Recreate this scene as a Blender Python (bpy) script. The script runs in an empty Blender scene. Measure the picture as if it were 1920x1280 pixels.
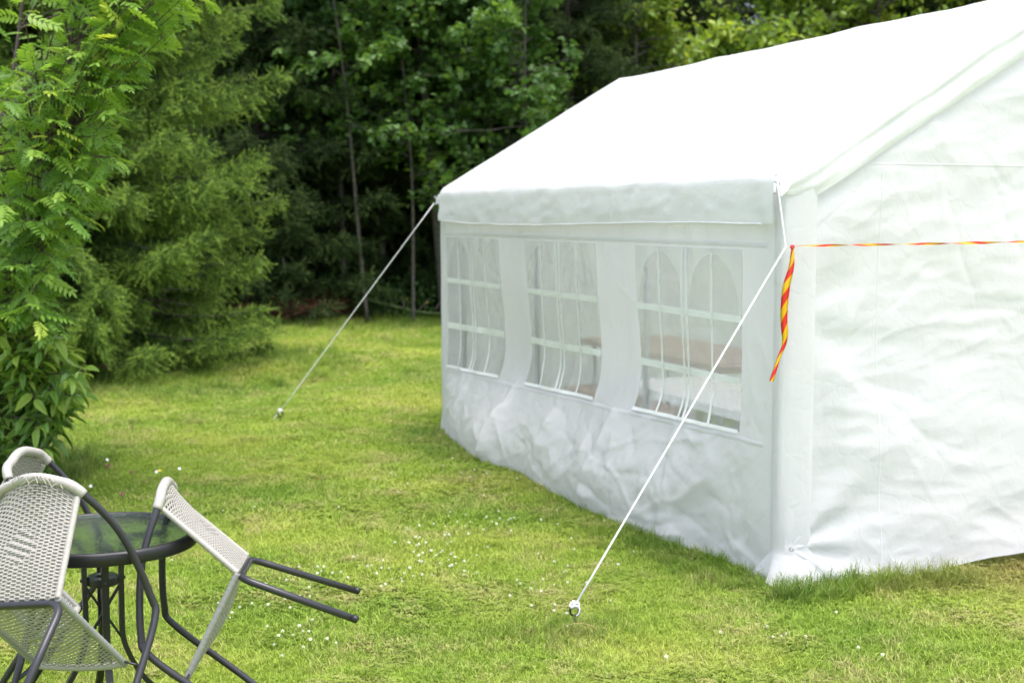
import bpy, math, random
import numpy as np
from math import sin, cos, pi, radians
from mathutils import Matrix, Vector

rng = np.random.default_rng(7)
random.seed(7)
S = bpy.context.scene
COL = S.collection

# ------------------------------------------------------------------ camera, sky, sun, exposure
CAM_H, PITCH, FPX = 1.70, math.atan(235 / 2560), 2560.0
cd = bpy.data.cameras.new('camera')
cd.sensor_width = 36.0
cd.lens = 48.0
cd.clip_start, cd.clip_end = 0.1, 600
cd.dof.use_dof = True
cd.dof.focus_distance = 4.7
cd.dof.aperture_fstop = 3.6
cam = bpy.data.objects.new('camera', cd)
COL.objects.link(cam)
cam.location = (0, 0, CAM_H)
cam.rotation_euler = (pi / 2 - PITCH, 0, 0)
S.camera = cam

SUN_EL, SUN_AZ = radians(77), radians(135)          # azimuth clockwise from +Y: behind the camera, to the right
w = bpy.data.worlds.new('World')
S.world = w
w.use_nodes = True
wt = w.node_tree
wt.nodes.clear()
sky = wt.nodes.new('ShaderNodeTexSky')
sky.sky_type = 'NISHITA'
sky.sun_disc = False
sky.sun_elevation = SUN_EL
sky.sun_rotation = SUN_AZ
sky.air_density, sky.dust_density, sky.ozone_density = 1.0, 4.0, 1.0
hs = wt.nodes.new('ShaderNodeHueSaturation')
hs.inputs['Saturation'].default_value = 0.75          # a thin white overcast
bgn = wt.nodes.new('ShaderNodeBackground')
bgn.inputs['Strength'].default_value = 0.15
wo = wt.nodes.new('ShaderNodeOutputWorld')
wt.links.new(sky.outputs[0], hs.inputs['Color'])
wt.links.new(hs.outputs[0], bgn.inputs['Color'])
wt.links.new(bgn.outputs[0], wo.inputs['Surface'])

sd = bpy.data.lights.new('sun', 'SUN')
sd.energy = 1.0
sd.angle = radians(40)
sd.color = (1.0, 0.975, 0.94)
sun = bpy.data.objects.new('sun', sd)
COL.objects.link(sun)
sdir = Vector((sin(SUN_AZ) * cos(SUN_EL), cos(SUN_AZ) * cos(SUN_EL), sin(SUN_EL)))
sun.rotation_euler = sdir.to_track_quat('Z', 'Y').to_euler()
sun.location = (4, -6, 12)

S.view_settings.view_transform = 'Standard'
S.view_settings.look = 'None'
S.view_settings.gamma = 1.0
S.view_settings.exposure = 1.57
S.render.engine = 'CYCLES'
S.cycles.use_denoising = True
S.cycles.max_bounces = 8
S.cycles.transparent_max_bounces = 12

# ------------------------------------------------------------------ helpers
def at(px, py, Y):
    """a pixel of the 1920 wide photograph and a distance -> the place it shows"""
    a, b = (px - 960) / FPX, (640 - py) / FPX
    d = np.array([a, cos(PITCH) + b * sin(PITCH), -sin(PITCH) + b * cos(PITCH)])
    return np.array([0, 0, CAM_H]) + d * (Y / d[1])

def on_ground(px, py, z=0.0):
    a, b = (px - 960) / FPX, (640 - py) / FPX
    d = np.array([a, cos(PITCH) + b * sin(PITCH), -sin(PITCH) + b * cos(PITCH)])
    return np.array([0, 0, CAM_H]) + d * ((z - CAM_H) / d[2])

def tag(o, label=None, cat=None, group=None, kind=None):
    for k, v in (('label', label), ('category', cat), ('group', group), ('kind', kind)):
        if v: o[k] = v
    return o

def empty(name, loc=(0, 0, 0)):
    o = bpy.data.objects.new(name, None)
    o.empty_display_size = 0.1
    o.location = loc
    COL.objects.link(o)
    return o

def link(name, me, parent=None, loc=None):
    o = bpy.data.objects.new(name, me)
    COL.objects.link(o)
    if parent is not None:
        o.parent = parent
    if loc is not None:
        o.location = loc
    return o

def mesh_np(name, V, F, mat, smooth=True, tone=None, uv=None):
    V = np.asarray(V, np.float32).reshape(-1, 3)
    F = np.asarray(F, np.int32)
    me = bpy.data.meshes.new(name)
    k = F.shape[1]
    me.vertices.add(len(V)); me.vertices.foreach_set('co', V.ravel())
    me.loops.add(F.size); me.loops.foreach_set('vertex_index', F.ravel())
    me.polygons.add(len(F))
    me.polygons.foreach_set('loop_start', np.arange(0, F.size, k, dtype=np.int32))
    me.polygons.foreach_set('loop_total', np.full(len(F), k, np.int32))
    me.polygons.foreach_set('use_smooth', np.full(len(F), smooth, bool))
    if uv is not None:
        l = me.uv_layers.new(name='UVMap')
        l.data.foreach_set('uv', np.asarray(uv, np.float32)[F.ravel()].ravel())
    if tone is not None:
        a = me.attributes.new('tone', 'FLOAT', 'POINT')
        a.data.foreach_set('value', np.asarray(tone, np.float32))
    me.materials.append(mat)
    me.update(calc_edges=True)
    return me

class MB:
    """collects quads; builds ONE mesh object"""
    def __init__(s): s.V, s.F, s.n, s.T = [], [], 0, []
    def add(s, V, F, tone=0.5):
        V = np.asarray(V, float).reshape(-1, 3); F = np.asarray(F, int)
        if F.shape[1] == 3: F = np.c_[F, F[:, 2]]
        s.V.append(V); s.F.append(F + s.n); s.n += len(V)
        s.T.append(np.full(len(V), tone))
    def box(s, c, size, R=None, tone=0.5):
        x, y, z = np.asarray(size) / 2
        V = np.array([[i * x, j * y, k * z] for i in (-1, 1) for j in (-1, 1) for k in (-1, 1)])
        if R is not None: V = V @ np.asarray(R).T
        s.add(V + np.asarray(c), [[0, 1, 3, 2], [4, 6, 7, 5], [0, 4, 5, 1], [2, 3, 7, 6], [0, 2, 6, 4], [1, 5, 7, 3]], tone)
    def bar(s, a, b, wd, th, tone=0.5):
        a, b = np.asarray(a, float), np.asarray(b, float)
        d = b - a; L = np.linalg.norm(d); z = d / L
        x = np.cross(z, [0, 0, 1.0]) if abs(z[2]) < .99 else np.array([1.0, 0, 0]); x /= np.linalg.norm(x)
        y = np.cross(z, x)
        s.box((a + b) / 2, (wd, th, L), np.c_[x, y, z], tone)
    def tube(s, P, r, n=8, cap=True, tone=0.5):
        P = np.asarray(P, float); m = len(P)
        r = np.broadcast_to(np.asarray(r, float), (m,))
        T = np.gradient(P, axis=0); T /= np.linalg.norm(T, axis=1)[:, None] + 1e-12
        ref = np.array([0, 0, 1.0]) if abs(T[0][2]) < .9 else np.array([1.0, 0, 0])
        X = np.cross(T[0], ref); X /= np.linalg.norm(X)
        V = []
        ang = np.arange(n) * 2 * pi / n
        for i in range(m):
            X = X - T[i] * (X @ T[i]); X /= np.linalg.norm(X) + 1e-12
            Y = np.cross(T[i], X)
            V.append(P[i] + r[i] * (np.cos(ang)[:, None] * X + np.sin(ang)[:, None] * Y))
        V = np.concatenate(V)
        F = [[i * n + j, i * n + (j + 1) % n, (i + 1) * n + (j + 1) % n, (i + 1) * n + j] for i in range(m - 1) for j in range(n)]
        if cap:
            V = np.concatenate([V, P[:1], P[-1:]]); a, b = m * n, m * n + 1
            F += [[a, (j + 1) % n, j, j] for j in range(n)] + [[b, (m - 1) * n + j, (m - 1) * n + (j + 1) % n, (m - 1) * n + (j + 1) % n] for j in range(n)]
        s.add(V, F, tone)
    def mesh(s, name, mat, smooth=True):
        V = np.concatenate(s.V); F = np.concatenate(s.F)
        me = bpy.data.meshes.new(name)
        tri = F[:, 2] == F[:, 3]
        if tri.any():
            me.from_pydata(V.tolist(), [], [f[:3] if t else f for f, t in zip(F.tolist(), tri)])
            me.polygons.foreach_set('use_smooth', np.full(len(F), smooth, bool))
            a = me.attributes.new('tone', 'FLOAT', 'POINT'); a.data.foreach_set('value', np.concatenate(s.T).astype(np.float32))
            me.materials.append(mat)
            return me
        bpy.data.meshes.remove(me)
        return mesh_np(name, V, F, mat, smooth, np.concatenate(s.T))
    def build(s, name, mat, parent=None, smooth=True):
        return link(name, s.mesh(name, mat, smooth), parent)

def smooth_path(P, per=6):
    P = np.asarray(P, float)
    Q = np.concatenate([2 * P[:1] - P[1:2], P, 2 * P[-1:] - P[-2:-1]])
    out = []
    for i in range(1, len(Q) - 2):
        for t in np.arange(per) / per:
            a, b, c, d = Q[i - 1], Q[i], Q[i + 1], Q[i + 2]
            out.append(.5 * (2 * b + (c - a) * t + (2 * a - 5 * b + 4 * c - d) * t * t + (3 * b - a - 3 * c + d) * t ** 3))
    out.append(P[-1])
    return np.array(out)

def round_path(P, r, per=5):
    """straight runs with rounded bends"""
    P = [np.asarray(p, float) for p in P]
    out = [P[0]]
    for i in range(1, len(P) - 1):
        a, b, c = P[i - 1], P[i], P[i + 1]
        u, v = a - b, c - b
        k = min(r, .45 * np.linalg.norm(u), .45 * np.linalg.norm(v))
        p, q = b + u / np.linalg.norm(u) * k, b + v / np.linalg.norm(v) * k
        for t in np.linspace(0, 1, per):
            out.append((1 - t) ** 2 * p + 2 * t * (1 - t) * b + t * t * q)
    out.append(P[-1])
    return np.array(out)

_perm = np.random.default_rng(3).permutation(512)
_grad = np.random.default_rng(4).uniform(-1, 1, (512, 2))
def noise2(x, y, seed=0):
    x, y = np.asarray(x, float), np.asarray(y, float)
    xi, yi = np.floor(x).astype(int), np.floor(y).astype(int)
    xf, yf = x - xi, y - yi
    def g(i, j):
        h = _perm[(_perm[(xi + i + 37 * seed) % 512] + yi + j) % 512]
        return _grad[h][..., 0] * (xf - i) + _grad[h][..., 1] * (yf - j)
    u, v = xf * xf * xf * (xf * (xf * 6 - 15) + 10), yf * yf * yf * (yf * (yf * 6 - 15) + 10)
    return (g(0, 0) * (1 - u) + g(1, 0) * u) * (1 - v) + (g(0, 1) * (1 - u) + g(1, 1) * u) * v
def fbm(x, y, seed=0, o=4):
    return sum(noise2(x * 2 ** k, y * 2 ** k, seed + k) / 2 ** k for k in range(o))
def ridge(x, y, seed=0, o=3):
    return sum((.35 - np.abs(noise2(x * 2 ** k, y * 2 ** k, seed + k))) / 2 ** k for k in range(o))

def creases(x, y, x0, x1, y0, y1, n, seed, amp, wid=.016, flat=1.0):
    """sharp packing and tension creases along short random lines"""
    r = np.random.default_rng(seed)
    o = np.zeros(np.broadcast(x, y).shape)
    for i in range(n):
        cx, cy = r.uniform(x0, x1), r.uniform(y0, y1)
        a = r.normal() * .7 * flat if r.random() < .7 else r.uniform(0, pi)
        L = r.uniform(.12, .45); c, q = cos(a), sin(a)
        u, v = (x - cx) * c + (y - cy) * q, -(x - cx) * q + (y - cy) * c
        v = v + .05 * noise2(u * 4 + i, .3 * i, 7)
        o += r.uniform(.4, 1) * r.choice([-1, 1]) * amp * np.exp(-np.abs(v) / (wid * r.uniform(.7, 2))) * np.clip(1 - (u / L) ** 2, 0, 1)
    return o

# ------------------------------------------------------------------ materials
def newmat(name):
    m = bpy.data.materials.new(name); m.use_nodes = True
    nt = m.node_tree; nt.nodes.clear()
    out = nt.nodes.new('ShaderNodeOutputMaterial')
    return m, nt, out
def N(nt, t, **kw):
    n = nt.nodes.new('ShaderNode' + t)
    for k, v in kw.items():
        if k in n.inputs: n.inputs[k].default_value = v
        else: setattr(n, k, v)
    return n
def ramp(nt, fac, stops):
    r = nt.nodes.new('ShaderNodeValToRGB')
    e = r.color_ramp.elements
    while len(e) < len(stops): e.new(.5)
    for el, (p, c) in zip(e, stops):
        el.position = p; el.color = (*c, 1)
    nt.links.new(fac, r.inputs[0])
    return r.outputs[0]
def noise_tex(nt, scale, detail=4, rough=.55, coord='Object', stretch=None, dist=0.0):
    tc = N(nt, 'TexCoord')
    src = tc.outputs[coord]
    if stretch:
        mp = N(nt, 'Mapping'); mp.inputs['Scale'].default_value = stretch
        nt.links.new(src, mp.inputs[0]); src = mp.outputs[0]
    n = N(nt, 'TexNoise', Scale=scale, Detail=detail, Roughness=rough, Distortion=dist)
    nt.links.new(src, n.inputs['Vector'])
    return n.outputs['Fac']
def pos_noise(nt, scale, detail=3, rough=.55):
    g = N(nt, 'NewGeometry')
    n = N(nt, 'TexNoise', Scale=scale, Detail=detail, Roughness=rough)
    nt.links.new(g.outputs['Position'], n.inputs['Vector'])
    return n.outputs['Fac']
def bump(nt, h, strength, dist):
    b = N(nt, 'Bump', Strength=strength, Distance=dist)
    nt.links.new(h, b.inputs['Height'])
    return b.outputs[0]
def mixc(nt, fac, a, b):
    m = nt.nodes.new('ShaderNodeMix'); m.data_type = 'RGBA'
    for k, v in ((0, fac), (6, a), (7, b)):
        if hasattr(v, 'links') or hasattr(v, 'is_linked'): nt.links.new(v, m.inputs[k])
        elif k == 0: m.inputs[0].default_value = v
        else: m.inputs[k].default_value = (*v, 1)
    return m.outputs[2]

def simple(name, col, rough=.5, metal=0.0, var=.12, scale=40, spec=.5, bmp=0.0):
    m, nt, out = newmat(name)
    p = N(nt, 'BsdfPrincipled', Roughness=rough, Metallic=metal)
    p.inputs['Specular IOR Level'].default_value = spec
    n = noise_tex(nt, scale)
    c = np.array(col)
    nt.links.new(ramp(nt, n, [(.3, c * (1 - var)), (.7, np.minimum(c * (1 + var), 1))]), p.inputs['Base Color'])
    if bmp: nt.links.new(bump(nt, n, bmp, .003), p.inputs['Normal'])
    nt.links.new(p.outputs[0], out.inputs[0])
    return m

def leaf_mat(name, stops, transl=.35, rough=.45, tcol=1.5, spec=.4):
    m, nt, out = newmat(name)
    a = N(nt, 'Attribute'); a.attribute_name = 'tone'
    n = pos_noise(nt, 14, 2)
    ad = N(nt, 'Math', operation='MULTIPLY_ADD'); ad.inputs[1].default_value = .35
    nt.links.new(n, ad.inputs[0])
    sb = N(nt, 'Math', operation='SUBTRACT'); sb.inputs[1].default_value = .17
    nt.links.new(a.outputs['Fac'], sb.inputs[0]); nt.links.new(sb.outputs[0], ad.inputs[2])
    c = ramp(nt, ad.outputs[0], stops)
    p = N(nt, 'BsdfPrincipled', Roughness=rough); p.inputs['Specular IOR Level'].default_value = spec
    nt.links.new(c, p.inputs['Base Color'])
    t = N(nt, 'BsdfTranslucent')
    br = N(nt, 'VectorMath', operation='MULTIPLY'); br.inputs[1].default_value = (tcol * 1.05, tcol, tcol * .55)
    nt.links.new(c, br.inputs[0]); nt.links.new(br.outputs[0], t.inputs[0])
    mx = N(nt, 'MixShader', Fac=transl)
    nt.links.new(p.outputs[0], mx.inputs[1]); nt.links.new(t.outputs[0], mx.inputs[2])
    nt.links.new(mx.outputs[0], out.inputs[0])
    return m

def fabric(name, col, transl=.46, bstr=.18, rough=.42):
    """white woven polyethylene sheet: crinkle relief and a faint weave, lets some light through"""
    m, nt, out = newmat(name)
    p = N(nt, 'BsdfPrincipled', Roughness=rough); p.inputs['Specular IOR Level'].default_value = .35
    c = np.array(col)
    nt.links.new(ramp(nt, noise_tex(nt, 1.8, 5), [(.3, c * .965), (.7, c)]), p.inputs['Base Color'])
    n1 = noise_tex(nt, 9, 5, .62, dist=.8)
    v = N(nt, 'TexVoronoi', Scale=6.5, feature='DISTANCE_TO_EDGE')
    tc = N(nt, 'TexCoord')
    dn = N(nt, 'TexNoise', Scale=4.0, Detail=3)
    nt.links.new(tc.outputs['Object'], dn.inputs['Vector'])
    mv = nt.nodes.new('ShaderNodeMix'); mv.data_type = 'VECTOR'; mv.inputs[0].default_value = .35
    nt.links.new(tc.outputs['Object'], mv.inputs[4]); nt.links.new(dn.outputs['Color'], mv.inputs[5])
    nt.links.new(mv.outputs[1], v.inputs['Vector'])
    b1 = bump(nt, n1, bstr, .02)
    mp = N(nt, 'MapRange'); mp.inputs['From Max'].default_value = .10
    nt.links.new(v.outputs['Distance'], mp.inputs['Value'])
    b2 = N(nt, 'Bump', Strength=bstr * .8, Distance=.004)
    nt.links.new(mp.outputs[0], b2.inputs['Height']); nt.links.new(b1, b2.inputs['Normal'])
    nt.links.new(b2.outputs[0], p.inputs['Normal'])
    t = N(nt, 'BsdfTranslucent', Color=(*c, 1))
    nt.links.new(b2.outputs[0], t.inputs['Normal'])
    mx = N(nt, 'MixShader', Fac=transl)
    nt.links.new(p.outputs[0], mx.inputs[1]); nt.links.new(t.outputs[0], mx.inputs[2])
    nt.links.new(mx.outputs[0], out.inputs[0])
    return m

def film(name, clear, milk, tint=(1, 1, 1), rough=.12):
    """clear or milky plastic film"""
    m, nt, out = newmat(name)
    tr = N(nt, 'BsdfTransparent', Color=(*tint, 1))
    df = N(nt, 'BsdfDiffuse', Color=(*milk, 1))
    tl = N(nt, 'BsdfTranslucent', Color=(*milk, 1))
    d2 = N(nt, 'MixShader', Fac=.5)
    nt.links.new(df.outputs[0], d2.inputs[1]); nt.links.new(tl.outputs[0], d2.inputs[2])
    mx = N(nt, 'MixShader')
    f = ramp(nt, noise_tex(nt, 5, 4), [(.25, (1 - clear - .05,) * 3), (.75, (1 - clear + .05,) * 3)])
    nt.links.new(f, mx.inputs[0])
    nt.links.new(tr.outputs[0], mx.inputs[1]); nt.links.new(d2.outputs[0], mx.inputs[2])
    gl = N(nt, 'BsdfGlossy', Roughness=rough)
    fr = N(nt, 'Fresnel')
    ge = N(nt, 'NewGeometry'); mi = N(nt, 'MapRange')          # the same gloss from either side of a thin sheet
    mi.inputs['To Min'].default_value = 1.36; mi.inputs['To Max'].default_value = 1 / 1.36
    nt.links.new(ge.outputs['Backfacing'], mi.inputs[0]); nt.links.new(mi.outputs[0], fr.inputs['IOR'])
    b = bump(nt, noise_tex(nt, 3, 2), .05, .01)
    nt.links.new(b, gl.inputs['Normal']); nt.links.new(b, fr.inputs['Normal'])
    mg = N(nt, 'MixShader')
    nt.links.new(fr.outputs[0], mg.inputs[0]); nt.links.new(mx.outputs[0], mg.inputs[1]); nt.links.new(gl.outputs[0], mg.inputs[2])
    nt.links.new(mg.outputs[0], out.inputs[0])
    return m

M_FAB = fabric('white_tarpaulin', (.86, .855, .87))
M_ROOF = fabric('white_roof_sheet', (.87, .865, .88), transl=.34, bstr=.16)
M_BAR = simple('window_bar_print', (.85, .85, .85), .5, var=.03)
M_PANE = film('clear_film', .61, (.88, .90, .91))
M_MILK = film('milky_film', .22, (.84, .85, .85))
M_STEEL = simple('galvanised_steel', (.45, .46, .47), .35, .8)
M_ROPE = simple('white_rope', (.78, .78, .80), .8, var=.1, scale=300, bmp=.4)
M_PEG = simple('black_steel', (.03, .035, .03), .4, .6)
M_TUBE = simple('charcoal_tube', (.034, .033, .038), .33, .25, var=.1, scale=60)
M_BLACK = simple('black_metal', (.018, .018, .019), .4, .2, var=.1)
M_WICK = simple('pale_wicker', (.35, .33, .295), .45, var=.08, scale=70)
M_WICKD = simple('grey_wrap', (.25, .25, .24), .45, var=.08, scale=70)
M_WOOD = simple('brown_wood', (.33, .21, .15), .55, var=.25, scale=8)
M_PINE = simple('pale_wood', (.45, .30, .17), .55, var=.2, scale=10)
M_TABLEW = simple('white_table_top', (.82, .80, .77), .5, var=.04)
M_BARK = simple('grey_bark', (.09, .08, .065), .9, var=.5, scale=22, bmp=.8)
M_BARKD = simple('dark_bark', (.05, .04, .033), .9, var=.4, scale=18, bmp=.8)
M_BARKR = simple('rowan_bark', (.07, .05, .04), .7, var=.4, scale=30, bmp=.4)
M_TWIG = simple('dead_twig', (.16, .12, .10), .9, var=.3, scale=30)
M_REDT = simple('red_brown_twig', (.16, .06, .035), .9, var=.5, scale=40)

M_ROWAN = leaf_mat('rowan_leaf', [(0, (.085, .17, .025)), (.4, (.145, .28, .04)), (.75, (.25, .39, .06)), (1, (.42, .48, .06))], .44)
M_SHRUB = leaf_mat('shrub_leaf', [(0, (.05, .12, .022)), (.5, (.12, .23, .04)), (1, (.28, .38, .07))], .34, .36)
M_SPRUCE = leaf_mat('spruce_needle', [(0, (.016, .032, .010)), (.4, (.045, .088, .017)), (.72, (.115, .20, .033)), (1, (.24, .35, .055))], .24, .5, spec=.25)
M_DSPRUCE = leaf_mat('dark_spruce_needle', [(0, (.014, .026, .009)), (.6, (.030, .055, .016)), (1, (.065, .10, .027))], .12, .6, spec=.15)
M_LEAFD = leaf_mat('woodland_leaf', [(0, (.038, .088, .02)), (.5, (.08, .17, .035)), (1, (.17, .29, .055))], .34, .5)
M_LEAFL = leaf_mat('bright_woodland_leaf', [(0, (.08, .15, .02)), (.5, (.18, .28, .04)), (1, (.36, .43, .07))], .4, .5)

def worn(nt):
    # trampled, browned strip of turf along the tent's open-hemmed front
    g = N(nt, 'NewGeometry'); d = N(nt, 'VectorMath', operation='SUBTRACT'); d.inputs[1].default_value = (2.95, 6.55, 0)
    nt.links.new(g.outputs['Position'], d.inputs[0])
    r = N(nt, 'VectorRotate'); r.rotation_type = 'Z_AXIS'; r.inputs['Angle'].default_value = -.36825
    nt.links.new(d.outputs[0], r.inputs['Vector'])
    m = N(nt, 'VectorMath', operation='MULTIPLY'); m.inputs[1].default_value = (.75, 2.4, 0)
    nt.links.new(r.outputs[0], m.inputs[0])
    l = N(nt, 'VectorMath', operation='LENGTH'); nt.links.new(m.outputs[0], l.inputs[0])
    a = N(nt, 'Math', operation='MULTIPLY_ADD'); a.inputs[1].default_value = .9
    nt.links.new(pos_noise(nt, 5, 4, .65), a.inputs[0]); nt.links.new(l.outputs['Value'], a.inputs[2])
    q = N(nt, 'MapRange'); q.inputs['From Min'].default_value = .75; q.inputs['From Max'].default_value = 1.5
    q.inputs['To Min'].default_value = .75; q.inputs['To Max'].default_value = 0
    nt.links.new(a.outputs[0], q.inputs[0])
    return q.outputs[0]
def grass_mat(name, dark, mid, yel, straw, rnd=.5):
    m, nt, out = newmat(name)
    oi = N(nt, 'ObjectInfo')
    n1 = pos_noise(nt, .55, 4, .6)
    n2 = pos_noise(nt, 2.6, 3, .6)
    c1 = ramp(nt, n1, [(.36, dark), (.50, mid), (.64, yel)])
    s = N(nt, 'Math', operation='MULTIPLY_ADD'); s.inputs[1].default_value = .35
    nt.links.new(oi.outputs['Random'], s.inputs[0]); nt.links.new(n2, s.inputs[2])
    f = ramp(nt, s.outputs[0], [(.68, (0, 0, 0)), (.92, (.8, .8, .8))])
    c2 = mixc(nt, f, c1, straw)
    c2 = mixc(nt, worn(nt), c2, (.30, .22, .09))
    at_ = N(nt, 'Attribute'); at_.attribute_name = 'tone'
    hsv = N(nt, 'HueSaturation')
    mr = N(nt, 'MapRange'); mr.inputs['To Min'].default_value = .7; mr.inputs['To Max'].default_value = 1.3
    nt.links.new(at_.outputs['Fac'], mr.inputs[0]); nt.links.new(mr.outputs[0], hsv.inputs['Value'])
    nt.links.new(c2, hsv.inputs['Color'])
    d = N(nt, 'BsdfPrincipled', Roughness=.55); d.inputs['Specular IOR Level'].default_value = .25
    t = N(nt, 'BsdfTranslucent')
    nt.links.new(hsv.outputs[0], d.inputs[0]); nt.links.new(hsv.outputs[0], t.inputs[0])
    mx = N(nt, 'MixShader', Fac=.35)
    nt.links.new(d.outputs[0], mx.inputs[1]); nt.links.new(t.outputs[0], mx.inputs[2])
    nt.links.new(mx.outputs[0], out.inputs[0])
    return m
G_DARK, G_MID, G_YEL, G_STRAW = (.19, .305, .038), (.265, .37, .048), (.37, .435, .075), (.48, .43, .18)
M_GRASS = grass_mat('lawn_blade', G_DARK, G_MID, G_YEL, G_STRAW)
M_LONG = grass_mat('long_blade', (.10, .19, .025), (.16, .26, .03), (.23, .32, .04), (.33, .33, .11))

# ------------------------------------------------------------------ ground
def ground_mat():
    m, nt, out = newmat('lawn_ground')
    n1 = pos_noise(nt, .55, 4, .6)
    n2 = pos_noise(nt, 3.2, 4, .65)
    n3 = pos_noise(nt, 60, 3, .7)
    c = ramp(nt, n1, [(.36, np.array(G_DARK) * .75), (.50, np.array(G_MID) * .75), (.64, np.array(G_YEL) * .8)])
    c = mixc(nt, ramp(nt, n2, [(.55, (0, 0, 0)), (.75, (.6, .6, .6))]), c, (.24, .20, .07))
    c = mixc(nt, ramp(nt, n3, [(.35, (.35,) * 3), (.65, (0, 0, 0))]), c, (.06, .09, .015))
    # forest floor beyond the lawn's edge
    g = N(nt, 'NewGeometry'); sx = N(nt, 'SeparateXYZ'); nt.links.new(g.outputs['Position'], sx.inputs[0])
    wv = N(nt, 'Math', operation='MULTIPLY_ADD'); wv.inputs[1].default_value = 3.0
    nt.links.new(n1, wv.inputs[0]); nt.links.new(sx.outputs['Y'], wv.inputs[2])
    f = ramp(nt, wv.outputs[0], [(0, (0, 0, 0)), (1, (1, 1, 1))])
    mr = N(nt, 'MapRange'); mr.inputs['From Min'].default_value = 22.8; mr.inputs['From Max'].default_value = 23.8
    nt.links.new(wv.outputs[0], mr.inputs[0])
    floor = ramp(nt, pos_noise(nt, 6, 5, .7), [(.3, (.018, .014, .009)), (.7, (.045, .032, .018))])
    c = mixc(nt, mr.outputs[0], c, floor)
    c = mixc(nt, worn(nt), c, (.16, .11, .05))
    p = N(nt, 'BsdfPrincipled', Roughness=.9); p.inputs['Specular IOR Level'].default_value = .1
    nt.links.new(c, p.inputs[0])
    nt.links.new(bump(nt, n3, .6, .02), p.inputs['Normal'])
    nt.links.new(p.outputs[0], out.inputs[0])
    return m
def gz(x, y):
    x, y = np.asarray(x, float), np.asarray(y, float)
    return np.where(y > 22, (y - 22) * .035, 0) + .02 * noise2(x * .25, y * .25, 9) * np.clip((y - 13) / 4, 0, 1)
gx = np.concatenate([np.linspace(-160, -22, 14), np.linspace(-20, 20, 61), np.linspace(22, 160, 14)])
gy = np.concatenate([np.linspace(-40, -2, 8), np.linspace(0, 46, 70), np.linspace(50, 240, 16)])
GX, GY = np.meshgrid(gx, gy, indexing='ij')
GZ = np.where(GY > 60, gz(GX, np.full_like(GY, 60.)), gz(GX, GY))
def grid_faces(n, m):
    i, j = np.meshgrid(np.arange(n - 1), np.arange(m - 1), indexing='ij')
    a = (i * m + j).ravel()
    return np.c_[a, a + m, a + m + 1, a + 1]
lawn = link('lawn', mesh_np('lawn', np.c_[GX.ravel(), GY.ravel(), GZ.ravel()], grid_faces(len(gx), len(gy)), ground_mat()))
tag(lawn, 'mown yellow green garden lawn running back to the forest edge', kind='structure')

# ------------------------------------------------------------------ tent
T0 = np.array([1.2347, 6.2016, 0]); TH = .36825
TS = np.array([-sin(TH), cos(TH), 0]); TG = np.array([cos(TH), sin(TH), 0]); TZ = np.array([0, 0, 1.0])
TL, TE, TW, TR = 4.958, 1.918, 3.038, 2.818
def tw(u, g, z):
    u, g, z = np.broadcast_arrays(np.asarray(u, float), np.asarray(g, float), np.asarray(z, float))
    return T0 + u[..., None] * TS + g[..., None] * TG + z[..., None] * TZ

tent = empty('party_tent', tuple(T0))
tent.rotation_euler = (0, 0, TH)
tag(tent, 'white party tent with pitched roof and arched plastic windows on the lawn', 'tent')
# inside the tent's own frame: x = across (g), y = along the long side (u), z up
def tl(u, g, z):
    u, g, z = np.broadcast_arrays(np.asarray(u, float), np.asarray(g, float), np.asarray(z, float))
    return np.stack([g, u, z], -1)

_bu = [-.3, 0, .15, .31, .71, 1.15, 1.74, 2.29, 2.75, 2.95, 3.2, 3.61, 4.11, 4.6, 4.96, 5.2]
_bv = [0, 0, 0, .01, .07, .14, .19, .17, .15, .12, .20, .21, .16, .08, 0, 0]
_pz = [0, .12, .25, .40, .52, .64, .80, .95, 1.2, 1.45, 1.66, 2.0]
_pv = [.92, 1.0, .9, .62, .30, -.04, -.36, -.28, -.12, -.04, 0, 0]
def smooth_interp(x, xs, ys, k=.06):
    return sum(np.interp(x + d * k, xs, ys) for d in (-1, -.5, 0, .5, 1)) / 5
def side_out(u, z):
    b = smooth_interp(u, _bu, _bv, .12)
    o = b * smooth_interp(z, _pz, _pv, .07)
    edge = np.clip(np.minimum(u, TL - u) / .25, 0, 1)
    low = np.clip((1.0 - z) / .5, 0, 1)
    mid = np.exp(-((z - 1.0) / .45) ** 2)
    o += edge * (  .034 * low * fbm(u * 1.5, z * 1.6, 11, 3) + .022 * ridge(u * 2.2 + z * 1.4, z * 2.8 - u * .7, 21) * (.30 + low) + .008 * ridge(u * 4 - z * 2.1, z * 5 + u * 1.6, 23, 2) * (.3 + low) * (.4 + 2 * np.abs(noise2(u * .9, z * .9, 29))))
    for c, a in ((3.33, .06), (1.72, .028), (2.55, .018), (.9, .02), (4.3, .02)):       # hanging folds
        o += a * np.exp(-((u - c - .13 * (.6 - z) - .05 * noise2(z * 3, c)) / .055) ** 2) * np.clip((.72 - z) / .3, 0, 1) * np.clip(z / .1, .4, 1)
    o += edge * creases(u, z, 0, 5, .02, .62, 80, 8, .010)
    o += edge * creases(u, z, 0, 5, .6, 1.6, 36, 9, .005) * np.clip((1.62 - z) / .1, 0, 1)
    post = np.exp(-((u - 1.74) / .22) ** 2) + np.exp(-((u - 3.44) / .22) ** 2) + np.exp(-((u - .2) / .15) ** 2)
    o += post * edge * .016 * ridge(u * 3.5 - z, z * 2.3, 31) * np.clip((1.7 - z) / .3, 0, 1)
    o += .010 * np.sin(u * 24 + 3 * noise2(u * 2, 0, 5)) * np.clip((z - 1.38) / .2, 0, 1) * (.4 + noise2(u * 1.3, 3.3, 2))   # gathers under the eave
    o += .010 * mid * edge * noise2(u * 1.6, z * 1.2, 41)
    return o
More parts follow.
